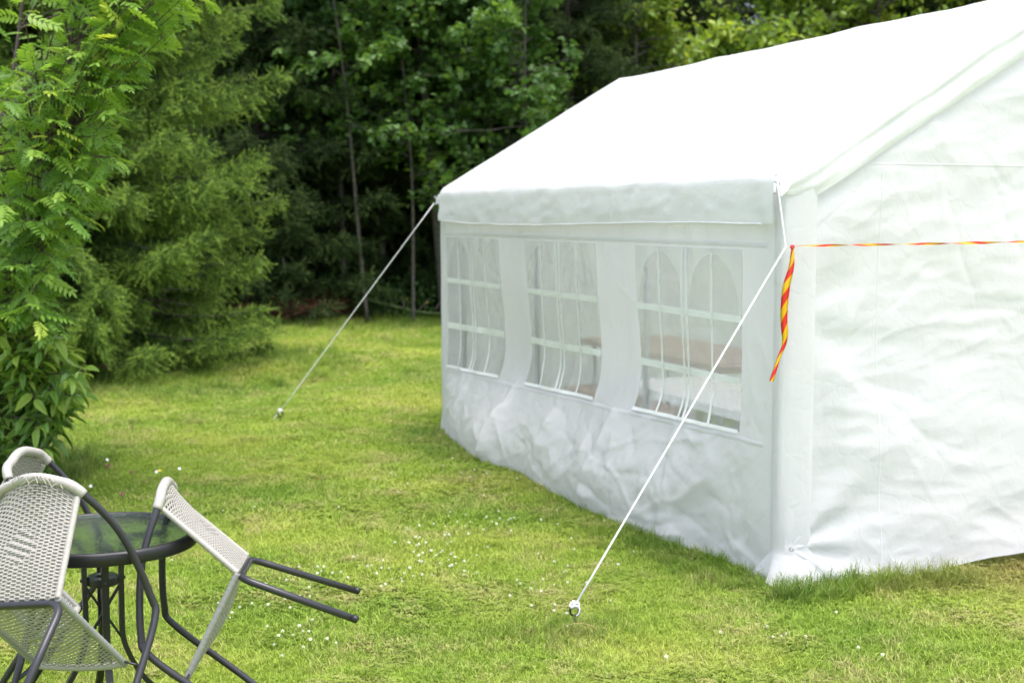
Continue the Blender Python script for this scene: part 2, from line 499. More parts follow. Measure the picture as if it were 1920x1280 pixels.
def side_pt(u, zp, off=0.0):
    """fabric point of the window wall: u along, zp nominal height"""
    sag = -.031 * np.clip(u - .35, 0, None) * np.exp(-((zp - .62) / .30) ** 2)
    z = zp + sag
    lift = np.clip(1 - zp / .10, 0, 1) * .012 * (1 + noise2(u * 3, 1.0, 8) * 2)
    return tl(u, -side_out(u, zp) - off, np.maximum(z + lift, .004))
WIN = [(.36, 1.52), (2.06, 3.18), (3.70, 4.84)]
WZ0, WZ1 = .66, 1.54
US = np.unique(np.round(np.concatenate([np.linspace(0, TL, 420)] + [np.array(q) for q in WIN]), 4))
ZS = np.unique(np.round(np.concatenate([np.linspace(0, 1.80, 150), [WZ0, WZ1]]), 4))
SPL = [0, 1.76, 3.44, TL]
US = np.unique(np.concatenate([US, SPL]))
def patch(name, us, zs, mat, parent, off=0.0, hole=None, fn=side_pt, smooth=True):
    U, Z = np.meshgrid(us, zs, indexing='ij')
    V = fn(U, Z, off)
    F = grid_faces(len(us), len(zs))
    if hole is not None:
        uc = (us[:-1] + us[1:])[:, None] / 2 + 0 * zs[None, :-1]
        zc = (zs[:-1] + zs[1:])[None, :] / 2 + 0 * us[:-1, None]
        keep = ~((uc > hole[0]) & (uc < hole[1]) & (zc > WZ0) & (zc < WZ1))
        F = F[keep.ravel()]
    return link(name, mesh_np(name, V, F, mat, smooth), parent)
def arch_surround(name, w, parent, fn):
    """milky plastic round the two arched lights of one window"""
    u0, u1 = w; m = (u0 + u1) / 2
    mb = MB()
    for a, b in ((u0, m), (m, u1)):
        c, hw = (a + b) / 2, (b - a) / 2 - .03
        us = np.linspace(a, b, 41)
        t = np.clip(np.abs(us - c) / hw, 0, 1)
        lo = 1.20 + .315 * np.sqrt(1 - t ** 2) ** 1.0
        lo = np.where(np.abs(us - c) >= hw, WZ0 if False else 1.20, lo)
        K = 8
        Z = lo[:, None] + (WZ1 - lo)[:, None] * np.linspace(0, 1, K)[None]
        U = np.repeat(us[:, None], K, 1)
        mb.add(fn(U, Z, .004), grid_faces(41, K))
    return mb.build(name, M_MILK, parent)
def window_bars(w, parent, fn):
    u0, u1 = w; m = (u0 + u1) / 2
    def strip(a, b, z0, z1, nu, nz, off):
        patch('window_bar', np.linspace(a, b, nu), np.linspace(z0, z1, nz), M_BAR, parent, off, fn=fn)
    for zc in (1.205, .905):
        strip(u0, u1, zc - .017, zc + .017, 50, 3, .008)
    for c in (u0 * .75 + u1 * .25, u0 * .25 + u1 * .75):
        strip(c - .011, c + .011, WZ0, 1.52, 3, 44, .011)
    for c in (m - .027, m + .027):
        strip(c - .011, c + .011, WZ0, 1.535, 3, 44, .011)
    strip(u0, u1, WZ0 - .006, WZ0 + .012, 50, 3, .009)
for k in range(3):
    us = US[(US >= SPL[k] - 1e-6) & (US <= SPL[k + 1] + 1e-6)]
    pn = patch('window_wall', us, ZS, M_FAB, tent, hole=WIN[k])
    wu = us[(us >= WIN[k][0] - 1e-6) & (us <= WIN[k][1] + 1e-6)]
    wz = ZS[(ZS >= WZ0 - 1e-6) & (ZS <= WZ1 + 1e-6)]
    patch('window_pane', wu, wz, M_PANE, pn)
    arch_surround('arch_surround', WIN[k], pn, side_pt)
    window_bars(WIN[k], pn, side_pt)
# hem tape: a stitched strip just above the windows and one just below
sm = MB()
for zc in (1.565, .632):
    us = np.linspace(.14, TL - .05, 160); zz = np.array([zc - .012, zc - .006, zc + .006, zc + .012])
    U, Z = np.meshgrid(us, zz, indexing='ij')
    V = side_pt(U, Z, 0)
    V[..., 0] -= np.array([.0005, .0025, .0025, .0005])
    sm.add(V, grid_faces(160, 4))
sm.build('seam', M_FAB, tent)

# the far long wall, same make
def far_pt(u, zp, off=0.0):
    o = .03 * fbm(u * 1.3, zp * 1.2, 51) + .05 * np.clip(1 - zp / .6, 0, 1) * (.5 + noise2(u, 0.3, 6))
    return tl(u, TW + o + off, np.maximum(zp, .01))
for k in range(3):
    us = np.unique(np.concatenate([np.linspace(SPL[k], SPL[k + 1], 40), WIN[k]]))
    zs = np.unique(np.concatenate([np.linspace(0, 1.9, 40), [WZ0, WZ1]]))
    pn = patch('window_wall', us, zs, M_FAB, tent, hole=WIN[k], fn=far_pt)
    patch('window_pane', np.linspace(*WIN[k], 20), np.linspace(WZ0, WZ1, 16), M_PANE, pn, fn=far_pt)
    arch_surround('arch_surround', WIN[k], pn, far_pt)
    window_bars(WIN[k], pn, far_pt)

# canopy: both slopes, rounded eaves, hanging valance
def rake(g):
    return TE + (TR - TE) * (1 - np.abs(g - TW / 2) / (TW / 2))
prof = []                                             # (g, z, weight of relief)
for t in np.linspace(0, 1, 34): prof.append((TW / 2 * (1 - t) + .0 * t, TR + (TE - TR) * t))
for a in np.linspace(.15, 1, 7):
    ph = a * radians(62)
    prof.append((-.036 * sin(ph) - .0, TE - .055 * (1 - cos(ph)) - .02 * a))
for t in np.linspace(.12, 1, 11): prof.append((-.034 + .012 * t, TE - .05 - .205 * t))
prof = np.array(prof)
def canopy_side(flip, seed):
    us = np.linspace(.038, TL - .038, 150)
    U = np.repeat(us[:, None], len(prof), 1)
    G = np.repeat(prof[None, :, 0], len(us), 0).copy()
    Z = np.repeat(prof[None, :, 1], len(us), 0).copy()
    ia = np.arange(len(prof))[None] + 0 * us[:, None]
    slope = (ia < 34)
    tt = np.clip(ia / 33.0, 0, 1)
    bay = np.abs(np.sin(pi * np.clip(us, 0, TL) / (TL / 3)))[:, None]
    sag = -.022 * bay * np.sin(pi * tt) - .010 * bay * (1 - tt)
    wr = .020 * ridge((U * 1.6 + tt * 1.3), tt * .8 - U * .15, seed) + .010 * noise2(U * 9 + tt * 7, tt * 1.1, seed + 3)
    Z += .010 * noise2(U * 2.3, 0 * U, 77) * slope
    Z += slope * (sag + wr * np.sin(pi * np.clip(tt * .9 + .08, 0, 1)))
    val = np.clip((ia - 36) / 14.0, 0, 1)
    drop = .012 * noise2(U * 2, val * 1.0, seed + 5) + .012 * np.sin(U * 1.3)
    G += np.where(ia >= 34, -.010 * fbm(U * 2.6, val * 1.6, seed + 7, 3) * np.clip(val * 2, .2, 1) - .018 * ridge(U * 1.9 + val, val * 1.8 - U * .6, seed + 9) * val - .012 * val - creases(U, val * .25, 0, 5, 0, .25, 46, seed + 2, .006) * np.clip(val * 3, 0, 1), 0)
    Z += np.where(ia >= 34, drop * val - .015 * val * np.sin(pi * np.clip(us / TL, 0, 1))[:, None], 0)
    if flip: G = TW - G
    return tl(U, G, Z), grid_faces(len(us), len(prof))
for fl, sd_ in ((False, 61), (True, 81)):
    V, F = canopy_side(fl, sd_)
    link('canopy', mesh_np('canopy', V, F, M_ROOF), tent)
# hem line of the valance (double stitched edge)
V, F = canopy_side(False, 61)
hm = MB(); Pm = V[3:-3, -1].copy(); Pm[:, 0] -= .002
hm.tube(Pm, .005, 6); hm.build('valance_hem', M_ROOF, tent)

def fascia(u0, sgn, seed):
    """sheet rolled over the gable rafters with a hanging flap"""
    gs = np.unique(np.concatenate([np.linspace(-.045, .18, 14), np.linspace(.18, TW / 2, 60)]))
    gs = np.concatenate([gs, (TW - gs)[::-1][1:]])
    e = np.minimum(gs, TW - gs)
    zu = np.where(e < 0, TE - .02 + e * .9, rake(gs))
    zl = np.maximum(rake(gs) - .215, 1.795)
    rows = []
    K = 16
    for k in range(K):
        t = k / (K - 1)
        if k < 6:
            ph = k / 5 * pi / 2
            u = .04 - .075 * sin(ph) ; z = zu + .004 - .075 * (1 - np.cos(ph))
        else:
            q = (k - 5) / (K - 6)
            u = -.035 + .004 * q; z = (zu - .071) * (1 - q) + zl * q
        q2 = max(0, (k - 5) / (K - 6))
        fold = -.011 * np.exp(-((q2 - .30) / .16) ** 2) * np.clip(e / .5, .15, 1) + .009 * np.exp(-((q2 - .75) / .25) ** 2)
        uu = u + .013 * q2 * np.clip((.26 - e) / .1, 0, 1) - fold * (1 if k >= 5 else 0) * np.clip((e - .05) / .3, 0, 1) - .014 * ridge(gs * 2.3 + q2, q2 * 1.5 + gs * .5, seed) * (q2 > 0)
        rows.append(np.stack([gs, u0 + sgn * uu + 0 * gs, z], -1))
    V = np.stack(rows, 1)
    return V, grid_faces(len(gs), K)
for u0, sg, sd_ in ((0, 1, 3), (TL, -1, 5)):
    V, F = fascia(u0, sg, sd_)
    link('gable_fascia', mesh_np('gable_fascia', V, F, M_ROOF), tent)

def gable_out(g, z):
    o = .030 * fbm(g * .9, z * 1.5, 15, 3) + .030 * ridge(g * .9 + .25 * z, z * 2.6 - .35 * g, 25) + .005 * ridge(g * 2.2 + .6 * z, z * 4.5 - .8 * g, 35) + creases(g, z, 0, 3, .1, 2.4, 90, 5, .0075) + .003 * ridge(g * 5 + z, z * 9 - g, 37, 3) * (.25 + 2.2 * np.abs(noise2(g * 1.1, z * 1.1, 39)))
    o += .045 * np.exp(-((z - .5) / .5) ** 2) * np.clip(g / .6, 0, 1)
    o += .075 * np.exp(-z / .30) * np.clip((g + .15) / .4, 0, 1)
    # folds that fan out from the tied corner
    d = np.hypot(g - .05, z - .17)
    an = np.arctan2(z - .17, g - .05)
    o += .024 * np.sin(an * 9 + .6) * np.exp(-d / .38) * np.clip(d / .08, 0, 1)
    d2 = np.hypot(g, z - 1.25)
    an2 = np.arctan2(z - 1.25, g + .02)
    o += .018 * np.sin(an2 * 7 + 1.2) * np.exp(-d2 / .45)
    return o * np.clip((g - .08) / .25, .25, 1) + .035 * np.exp(-z / .2)
def gable(u0, sgn, door):
    gs = np.linspace(.02, TW - .02, 300); K = 230
    base = np.interp(gs, [0, .55, .75, 1.1, 1.6, 2.2, 3.1], [.004, .004, .015, .055, .075, .05, .004])
    top = rake(gs) - .06
    t = np.linspace(0, 1, K)
    Z = base[:, None] + (top - base)[:, None] * t[None]
    Gm = np.repeat(gs[:, None], K, 1)
    O = gable_out(Gm, Z)
    if sgn < 0: O = .02 * fbm(Gm, Z, 71)
    O -= .02 * np.clip((Z - (rake(Gm) - .35)) / .2, 0, 1)
    return tl(u0 - sgn * O, Gm, Z), grid_faces(len(gs), K)
for u0, sg in ((0, 1), (TL, -1)):
    V, F = gable(u0, sg, False)
    link('gable_wall', mesh_np('gable_wall', V, F, M_FAB), tent)
# welded seams of the near gable wall
gm = MB()
gs = np.linspace(.17, TW - .17, 120)
for k, z0 in enumerate((1.94,)):
    U, Z = np.meshgrid(gs, [z0 - .005, z0 - .002, z0 + .002, z0 + .005], indexing='ij')
    keep = rake(gs) - .23 > z0
    U, Z = U[keep], Z[keep]
    O = gable_out(U, Z) - .02 * np.clip((Z - (rake(U) - .35)) / .2, 0, 1) + np.array([.0003, .0014, .0014, .0003])
    gm.add(tl(-O, U, Z), grid_faces(len(U), 4))
zs = np.linspace(.02, 1.9, 90)
Zm, Gq = np.meshgrid(zs, [.495, .498, .502, .505], indexing='ij')
gm.add(tl(-gable_out(Gq, Zm) - np.array([.0003, .0014, .0014, .0003]), Gq, Zm), grid_faces(90, 4))
gm.build('gable_seam', M_FAB, tent)

def sleeve(u0, sgn, g0, gs_, seed):
    """corner sleeve: the wall sheet lapped round the corner leg"""
    sec = np.array([(.075, -.003), (.06, -.008), (.035, -.011), (.01, -.013), (-.008, -.011), (-.016, .000), (-.022, .04), (-.026, .085), (-.028, .13), (-.018, .158)])
    zs = np.concatenate([np.linspace(.0, .35, 26), np.linspace(.37, 1.84, 54)])
    V = np.zeros((len(zs), len(sec), 3))
    for i, z in enumerate(zs):
        pinch = math.exp(-((z - .17) / .05) ** 2)
        flare = max(0, 1 - z / .15) ** 1.3
        for j, (u, g) in enumerate(sec):
            cu, cg = .02, .02
            f = 1 + (1.5 if sgn > 0 else .25) * flare * (1 + .4 * sin(j * 2.1 + seed)) - .10 * pinch * math.exp(-((j - 5) / 2) ** 2)
            n = .005 * float(noise2(j * .7, z * 3, seed)) + .006 * sin(j * 1.9 + 4 * z) * (z < .6) * (1 - z / .6)
            V[i, j] = (g0 + gs_ * ((g - cg) * f + cg + n), u0 + sgn * ((u - cu) * f + cu + n), z + .004)
    return V, grid_faces(len(zs), len(sec))
for u0, sg, g0, gg, s_ in ((0, 1, 0, 1, 1), (TL, -1, 0, 1, 2), (0, 1, TW, -1, 3), (TL, -1, TW, -1, 4)):
    V, F = sleeve(u0, sg, g0, gg, s_)
    link('corner_sleeve', mesh_np('corner_sleeve', V, F, M_FAB), tent)
# eyelets
for (u, g, z) in ((-.036, .045, .17), (-.02, -.052, 1.845), (TL + .02, -.052, 1.845)):
    eb = MB(); a = np.linspace(0, 2 * pi, 13)
    c = np.array([g, u, z]); nrm = np.array([-.6, -.8, 0]) if u < 1 else np.array([-.6, .8, 0])
    x = np.cross(nrm, [0, 0, 1])
    eb.tube(c + .008 * (np.cos(a)[:, None] * x + np.sin(a)[:, None] * np.array([0, 0, 1.])), .003, 6, cap=False)
    eb.build('eyelet', M_STEEL, tent)
# steel frame
for u in (.12, TL / 3, 2 * TL / 3, TL - .12):
    for g in (.14, TW - .14):
        p = MB(); p.tube([(g, u, 0), (g, u, TE - .04)], .019, 10); p.build('frame_leg', M_STEEL, tent)
    for g in (.14, TW - .14):
        p = MB(); p.tube([(g, u, TE - .04), (TW / 2, u, TR - .075)], .019, 10); p.build('rafter', M_STEEL, tent)
for g, z in ((.14, TE - .04), (TW - .14, TE - .04), (TW / 2, TR - .075)):
    p = MB(); p.tube([(g, .05, z), (g, TL - .05, z)], .019, 10); p.build('purlin', M_STEEL, tent)

# ------------------------------------------------------------------ furniture seen through the windows
def to_tent(o): o.location = tuple(tw(*o['uvz'])); o.rotation_euler = (0, 0, TH); del o['uvz']
def table(name, label, u0, u1, g0, g1, z, top, legm, th=.03):
    t = empty(name); t['uvz'] = ((u0 + u1) / 2, (g0 + g1) / 2, 0.0); to_tent(t)
    L, W_ = u1 - u0, g1 - g0
    m = MB(); m.box((0, 0, z - th / 2), (W_, L, th)); m.build('tabletop', top, t, False)
    for sy in (-1, 1):
        for sx in (-1, 1):
            q = MB(); x, y = sx * (W_ / 2 - .06), sy * (L / 2 - .15)
            q.tube([(x, y, 0.0), (x, y, z - th)], .014, 8); q.build('leg', legm, t)
        q = MB(); y = sy * (L / 2 - .15)
        q.tube([(-W_ / 2 + .06, y, .18), (W_ / 2 - .06, y, .18)], .011, 8); q.build('stretcher', legm, t)
    tag(t, label, 'table')
    return t
table('trestle_table', 'white topped trestle table just inside the nearest tent window', .62, 2.1, .16, .86, .71, M_TABLEW, M_STEEL, .045)
table('wooden_table', 'brown wooden table standing deeper inside the white tent', 2.0, 4.2, .85, 1.6, .77, M_WOOD, M_STEEL, .04)
table('side_table', 'pale wooden table along the far wall inside the tent', 1.2, 3.0, 2.2, 2.8, .74, M_TABLEW, M_STEEL, .04)
def bench(label, u0, u1, g, z):
    b = empty('wooden_bench'); b['uvz'] = ((u0 + u1) / 2, g, 0.0); to_tent(b)
    L = u1 - u0
    for s in (-1, 1):
        m = MB(); m.box((s * .065, 0, z - .015), (.115, L, .03)); m.build('seat_plank', M_PINE, b, False)
        q = MB(); q.box((0, s * (L / 2 - .2), (z - .03) / 2), (.22, .035, z - .03)); q.build('trestle_leg', M_PINE, b, False)
    tag(b, label, 'bench')
bench('low wooden bench under the white topped table in the tent', .8, 2.2, .40, .44)
bench('low wooden bench beside the brown table in the tent', 2.3, 3.9, .72, .45)
ch = empty('folding_chair'); ch['uvz'] = (.50, .45, 0.0); to_tent(ch)
tag(ch, 'steel framed folding chair with pale seat inside the nearest tent window', 'chair')
for sy in (-1, 1):
    m = MB(); m.tube(round_path([(-.20, sy * .2, 0), (-.19, sy * .2, .5), (-.24, sy * .2, .84), (-.24, 0, .86)], .05), .012, 8); m.build('back_tube', M_STEEL, ch)
    m = MB(); m.tube([(.2, sy * .19, 0), (-.1, sy * .19, .47)], .011, 8); m.build('leg', M_STEEL, ch)
m = MB(); m.box((0, 0, .46), (.38, .38, .025)); m.build('seat', M_TABLEW, ch, False)
m = MB(); m.box((-.225, 0, .73), (.02, .37, .17)); m.build('backrest', M_TABLEW, ch, False)

# ------------------------------------------------------------------ guy ropes, pegs, barrier tape
def peg(loc, toward, label):
    p = empty('tent_peg', tuple(loc))
    tag(p, label, 'tent peg', 'steel ring pegs of the guy ropes')
    m = MB(); d = np.array(toward); d = d / np.linalg.norm(d)
    m.tube([(-.01 * d[0], -.01 * d[1], -.12), (0, 0, .045)], .0045, 8); m.build('spike', M_PEG, p)
    r = MB(); a = np.linspace(0, 2 * pi, 25); X = np.array([.94, .33, 0.])
    r.tube(np.array([0, 0, .065]) + .020 * (np.cos(a)[:, None] * X + np.sin(a)[:, None] * np.array([0, 0, 1.1])), .0042, 8, cap=False)
    r.build('ring', M_PEG, p)
def rope(pts, knot, tail, label):
    o = MB()
    P = np.concatenate([np.linspace(pts[i], pts[i + 1], 10)[(0 if i == 0 else 1):] for i in range(len(pts) - 1)])
    o.tube(P, .0042, 8)
    if tail is not None: o.tube(smooth_path(tail), .0036, 6)
    r = empty('guy_rope', tuple(pts[0]))
    tag(r, label, 'rope', 'white guy ropes of the tent')
    def loc(me): return me
    ob = o.build('cord', M_ROPE, r); ob.location = -Vector(pts[0])
    kb = MB()
    k = np.array(knot)
    for i in range(9):
        a = np.linspace(0, 2 * pi, 15) + i
        X = rng.normal(size=3); X /= np.linalg.norm(X); Y = np.cross(X, rng.normal(size=3)); Y /= np.linalg.norm(Y)
        kb.tube(k + rng.normal(size=3) * .005 + (.0095 + .004 * rng.random()) * (np.cos(a)[:, None] * X + np.sin(a)[:, None] * Y),   .0045, 7, cap=False)
    ko = kb.build('knot', M_ROPE, r); ko.location = -Vector(pts[0])
pegN = on_ground(1077, 1172); pegF = on_ground(526, 790)
eye = tw(-.02, -.055, 1.845); knotP = tw(-.065, -.035, 1.562); ringN = pegN + np.array([.004, .002, .088])
rope([eye, knotP, ringN], ringN + np.array([.0, 0, .002]), [ringN, ringN + [.016, -.006, -.012], ringN + [.014, -.006, -.034], ringN + [.004, -.004, -.046]], 'white guy rope from the near tent corner down to its peg')
peg(pegN, (.5, .2, 0), 'black ring peg in the grass holding the near guy rope')
eyeF = tw(TL + .02, -.06, 1.80); ringF = pegF + np.array([.0, .0, .088])
rope([eyeF, ringF], ringF, [ringF, ringF + [-.03, 0, -.03], ringF + [-.065, -.005, -.075]], 'thin white guy rope from the far tent corner to the lawn')
peg(pegF, (.5, .2, 0), 'ring peg holding the far guy rope on the lawn')

def tape_mat():
    m, nt, out = newmat('barrier_tape')
    uvn = N(nt, 'UVMap'); sx = N(nt, 'SeparateXYZ'); nt.links.new(uvn.outputs[0], sx.inputs[0])
    a = N(nt, 'Math', operation='MULTIPLY_ADD'); a.inputs[1].default_value = .55
    nt.links.new(sx.outputs['Y'], a.inputs[0]); nt.links.new(sx.outputs['X'], a.inputs[2])
    f = N(nt, 'Math', operation='FRACT'); nt.links.new(a.outputs[0], f.inputs[0])
    c = ramp(nt, f.outputs[0], [(0, (.86, .045, .03)), (.49, (.86, .045, .03)), (.51, (.90, .58, .015)), (1, (.90, .58, .015))])
    p = N(nt, 'BsdfPrincipled', Roughness=.3); nt.links.new(c, p.inputs[0])
    t = N(nt, 'BsdfTranslucent'); nt.links.new(c, t.inputs[0])
    mx = N(nt, 'MixShader', Fac=.3); nt.links.new(p.outputs[0], mx.inputs[1]); nt.links.new(t.outputs[0], mx.inputs[2])
    nt.links.new(mx.outputs[0], out.inputs[0])
    return m
M_TAPE = tape_mat()
def ribbon(name, P, width, twist, per, parent, ref, cup=.25):
    P = np.asarray(P, float); n = len(P)
    T = np.gradient(P, axis=0); T /= np.linalg.norm(T, axis=1)[:, None]
    s = np.r_[0, np.cumsum(np.linalg.norm(np.diff(P, axis=0), axis=1))]
    V, UV = [], []
    wd = np.broadcast_to(width, (n,)); tws = np.broadcast_to(twist, (n,))
    for i in range(n):
        X = np.cross(T[i], ref); X /= np.linalg.norm(X); Y = np.cross(T[i], X)
        a = tws[i]; D = cos(a) * X + sin(a) * Y; E = -sin(a) * X + cos(a) * Y
        for k, q in enumerate((-.5, 0, .5, 0)):
            V.append(P[i] + D * wd[i] * q + E * wd[i] * (cup * (.25 - q * q) + (.05 if k == 3 else 0))); UV.append((s[i] / per, q + .5))
    F = [[i * 4 + j, i * 4 + (j + 1) % 4, (i + 1) * 4 + (j + 1) % 4, (i + 1) * 4 + j] for i in range(n - 1) for j in range(4)]
    o = link(name, mesh_np(name, np.array(V) - np.array(parent.location), F, M_TAPE, True, uv=np.array(UV)), parent)
    return o
tp = empty('barrier_tape', tuple(knotP))
tag(tp, 'red and yellow striped barrier tape tied at the near tent corner', 'barrier tape')
k0 = knotP + np.array([.03, -.02, .005])
endp = tw(-.42, 3.4, 1.66)
n = 220; t = np.linspace(0, 1, n)[:, None]
P = k0 * (1 - t) + endp * t + np.array([0, 0, -.022]) * np.sin(pi * t)
ribbon('taut_band', P,   .011 + .006 * np.clip(noise2(t[:, 0] * 17, .5, 3), 0, 1) * 2, t[:, 0] * 40 + 2 * noise2(t[:, 0] * 9, 2.0, 5), .16, tp, np.array([0, 0, 1.]))
hang = [knotP + [.028, -.02, 0], knotP + [.022, -.025, -.09], knotP + [.000, -.03, -.18], knotP + [-.008, -.03, -.30], knotP + [-.003, -.03, -.42], knotP + [-.030, -.035, -.50], knotP + [-.062, -.045, -.60]]
P = smooth_path(hang, 9); q = np.linspace(0, 1, len(P))
ribbon('hanging_tail', P, np.interp(q, [0, .1, .35, .6, .72, 1], [.012, .022, .034, .031, .017, .019]), np.interp(q, [0, .3, .65, .8, 1], [.7, .15, .0, .8, .3]), .115, tp, np.array([0, 1., 0]))
kb = MB(); a = np.linspace(0, 2 * pi, 11)
kb.tube(np.array([.026, -.02, 0]) +   .007 * np.c_[np.cos(a), 0 * a, np.sin(a)], .0045, 6, cap=False)
kb.build('tape_knot', M_TAPE, tp)

# ------------------------------------------------------------------ bistro table and chairs
TCX, TCY, TTZ = -1.306, 4.27, .70
bt = empty('bistro_table', (TCX, TCY, 0))
tag(bt, 'small round bistro table with rippled glass top and black metal rim', 'table')
def lathe(prof, n=64):
    prof = np.asarray(prof, float); m = len(prof)
    a = np.arange(n) * 2 * pi / n
    V = np.stack([prof[:, 0][None] * np.cos(a)[:, None], prof[:, 0][None] * np.sin(a)[:, None], np.repeat(prof[:, 1][None], n, 0)], -1)
    i, j = np.meshgrid(np.arange(n), np.arange(m), indexing='ij')
    F = np.c_[(i * m + j).ravel(), (((i + 1) % n) * m + j).ravel(), (((i + 1) % n) * m + (j + 1) % m).ravel(), (i * m + (j + 1) % m).ravel()]
    return V.reshape(-1, 3), F
mb = MB(); mb.add(*lathe([(.283, TTZ - .004), (.290, TTZ + .002), (.298, TTZ), (.303, TTZ - .008), (.303, TTZ - .034), (.298, TTZ - .040), (.288, TTZ - .040), (.286, TTZ - .012), (.270, TTZ - .012), (.270, TTZ - .009), (.283, TTZ - .009)]))
mb.build('rim', M_BLACK, bt)
def glass_mat():
    m, nt, out = newmat('rippled_glass')
    tr = N(nt, 'BsdfRefraction', Color=(.84, .95, .86, 1), Roughness=.01, IOR=1.06)
    tp_ = N(nt, 'BsdfTransparent', Color=(.84, .95, .86, 1))
    gl = N(nt, 'BsdfGlossy', Roughness=.02, Color=(.95, 1, .98, 1))
    h = noise_tex(nt, 48, 2, .5, dist=1.8)
    b = bump(nt, h, 1.0, .03)
    for n_ in (tr, gl): nt.links.new(b, n_.inputs['Normal'])
    fr = N(nt, 'Fresnel'); nt.links.new(b, fr.inputs['Normal'])
    ge = N(nt, 'NewGeometry'); mi = N(nt, 'MapRange')
    mi.inputs['To Min'].default_value = 1.3; mi.inputs['To Max'].default_value = 1 / 1.3
    nt.links.new(ge.outputs['Backfacing'], mi.inputs[0]); nt.links.new(mi.outputs[0], fr.inputs['IOR'])
    m0 = N(nt, 'MixShader', Fac=.4); nt.links.new(tr.outputs[0], m0.inputs[1]); nt.links.new(tp_.outputs[0], m0.inputs[2])
    mx = N(nt, 'MixShader'); nt.links.new(fr.outputs[0], mx.inputs[0])
    nt.links.new(m0.outputs[0], mx.inputs[1]); nt.links.new(gl.outputs[0], mx.inputs[2])
    nt.links.new(mx.outputs[0], out.inputs[0])
    return m
a = np.arange(64) * 2 * pi / 64
gv = np.concatenate([np.c_[.2825 * np.cos(a), .2825 * np.sin(a), np.full(64, TTZ - .003)], [[0, 0, TTZ - .003]], np.c_[.2825 * np.cos(a), .2825 * np.sin(a), np.full(64, TTZ - .0085)], [[0, 0, TTZ - .0085]]])
gf = [[64, i, (i + 1) % 64] for i in range(64)] + [[129, 65 + (i + 1) % 64, 65 + i] for i in range(64)] + [[i, 65 + i, 65 + (i + 1) % 64] for i in range(64)] + [[i, 65 + (i + 1) % 64, (i + 1) % 64] for i in range(64)]
link('glass_top', mesh_np('glass_top', gv, gf, glass_mat(), False), bt)
for k in range(4):
    an = radians(24 + 90 * k)
    d = np.array([cos(an), sin(an), 0]); e = np.array([-sin(an), cos(an), 0])
    m = MB()
    path = [d * .20 + [0, 0, .678], d * .066 + [0, 0, .672], d * .057 + [0, 0, .60], d * .055 + [0, 0, .34], d * .11 + [0, 0, .22], d * .30 + [0, 0, .012]]
    P = round_path(path, .05)
    T = np.gradient(P, axis=0)
    V = []
    for i in range(len(P)):
        tt = T[i] / np.linalg.norm(T[i]); nn = np.cross(e, tt)
        for sx, sy in ((-1, -1), (1, -1), (1, 1), (-1, 1)): V.append(P[i] + e * sx * .011 + nn * sy * .008)
    F = [[i * 4 + j, i * 4 + (j + 1) % 4, (i + 1) * 4 + (j + 1) % 4, (i + 1) * 4 + j] for i in range(len(P) - 1) for j in range(4)]
    m.add(V, F); lg = m.build('leg', M_BLACK, bt, False)
    m = MB(); m.box(d * .30 + [0, 0, .010], (.028, .028, .02), np.c_[d, e, [0, 0, 1.]]); m.build('foot_cap', M_TUBE, lg, False)
    m = MB(); m.bar(d * .055 + e * .004 * (k % 2) + [0, 0, .35], -d * .055 + [0, 0, .53], .012, .008); m.build('brace', M_BLACK, bt, False)
    m = MB(); m.tube([d * .047 + [0, 0, .548], d * .070 + [0, 0, .548]], .006, 8); m.build('bolt', M_TUBE, bt)
mb = MB(); mb.add(*lathe([(.021, .560), (.046, .560), (.048, .556), (.048, .532), (.045, .530), (.045, .552), (.021, .552)], 32)); mb.build('parasol_ring', M_TUBE, bt)

CD = {'J': (.166, -.04, .013), 'utop': (.186, -.034, 0.0), 'rfoot': (.239, -.109, -.371), 'btop': (.147, -.093, .312), 'peak': (0, -.147, .355), 'wend': (.152, -.098, .328),
      'amid': (.205, .065, .278), 'bend': (.229, .245, .171), 'bend2': (.238, .286, .10), 'ffoot': (.21, .361, -.461), 'sfront': (.163, .313, -.018)}
def cp(k, s): v = np.array(CD[k]); v[0] *= s; return v
def weave(name, corner, parent, rows, warps, bulge):
    """strips of plastic cane: corner(a, b) -> point of the panel, a across -1..1, b along 0..1"""
    mb = MB()
    nseg = warps * 2
    for r in range(rows):
        b = (r + .5) / rows
        A = np.linspace(-1, 1, nseg + 1)
        P = np.array([corner(a, b) for a in A])
        nrm = np.cross(corner(.5, b) - corner(-.5, b), corner(0, min(b + .02, 1)) - corner(0, max(b - .02, 0))); nrm /= np.linalg.norm(nrm)
        ph = r % 2
        diam = np.abs(A) + 2.2 * np.abs(b - .5) < .40
        k = np.arange(nseg + 1)
        wv = np.where(diam, np.sin(pi * (k / 4 + r * .5)), np.sin(pi * (k / 2 + .5) ) * (1 if ph else -1))
        P = P + nrm * (wv * .0022)[:, None]
        up = (corner(0, min(b + .02, 1)) - corner(0, max(b - .02, 0))); up /= np.linalg.norm(up)
        h = .0034; d = .0008
        V = np.stack([P + up * h, P + nrm * d, P - up * h, P - nrm * d], 1)
        n = nseg + 1
        F = [[i * 4 + j, i * 4 + (j + 1) % 4, (i + 1) * 4 + (j + 1) % 4, (i + 1) * 4 + j] for i in range(n - 1) for j in range(4)]
        mb.add(V.reshape(-1, 3), F)
    for c in range(warps):
        a = -1 + (2 * c + 1) / warps
        P = np.array([corner(a, b) for b in np.linspace(0, 1, 14)])
        mb.tube(P, .0016, 4, cap=False)
    return mb.build(name, M_WICK, parent)
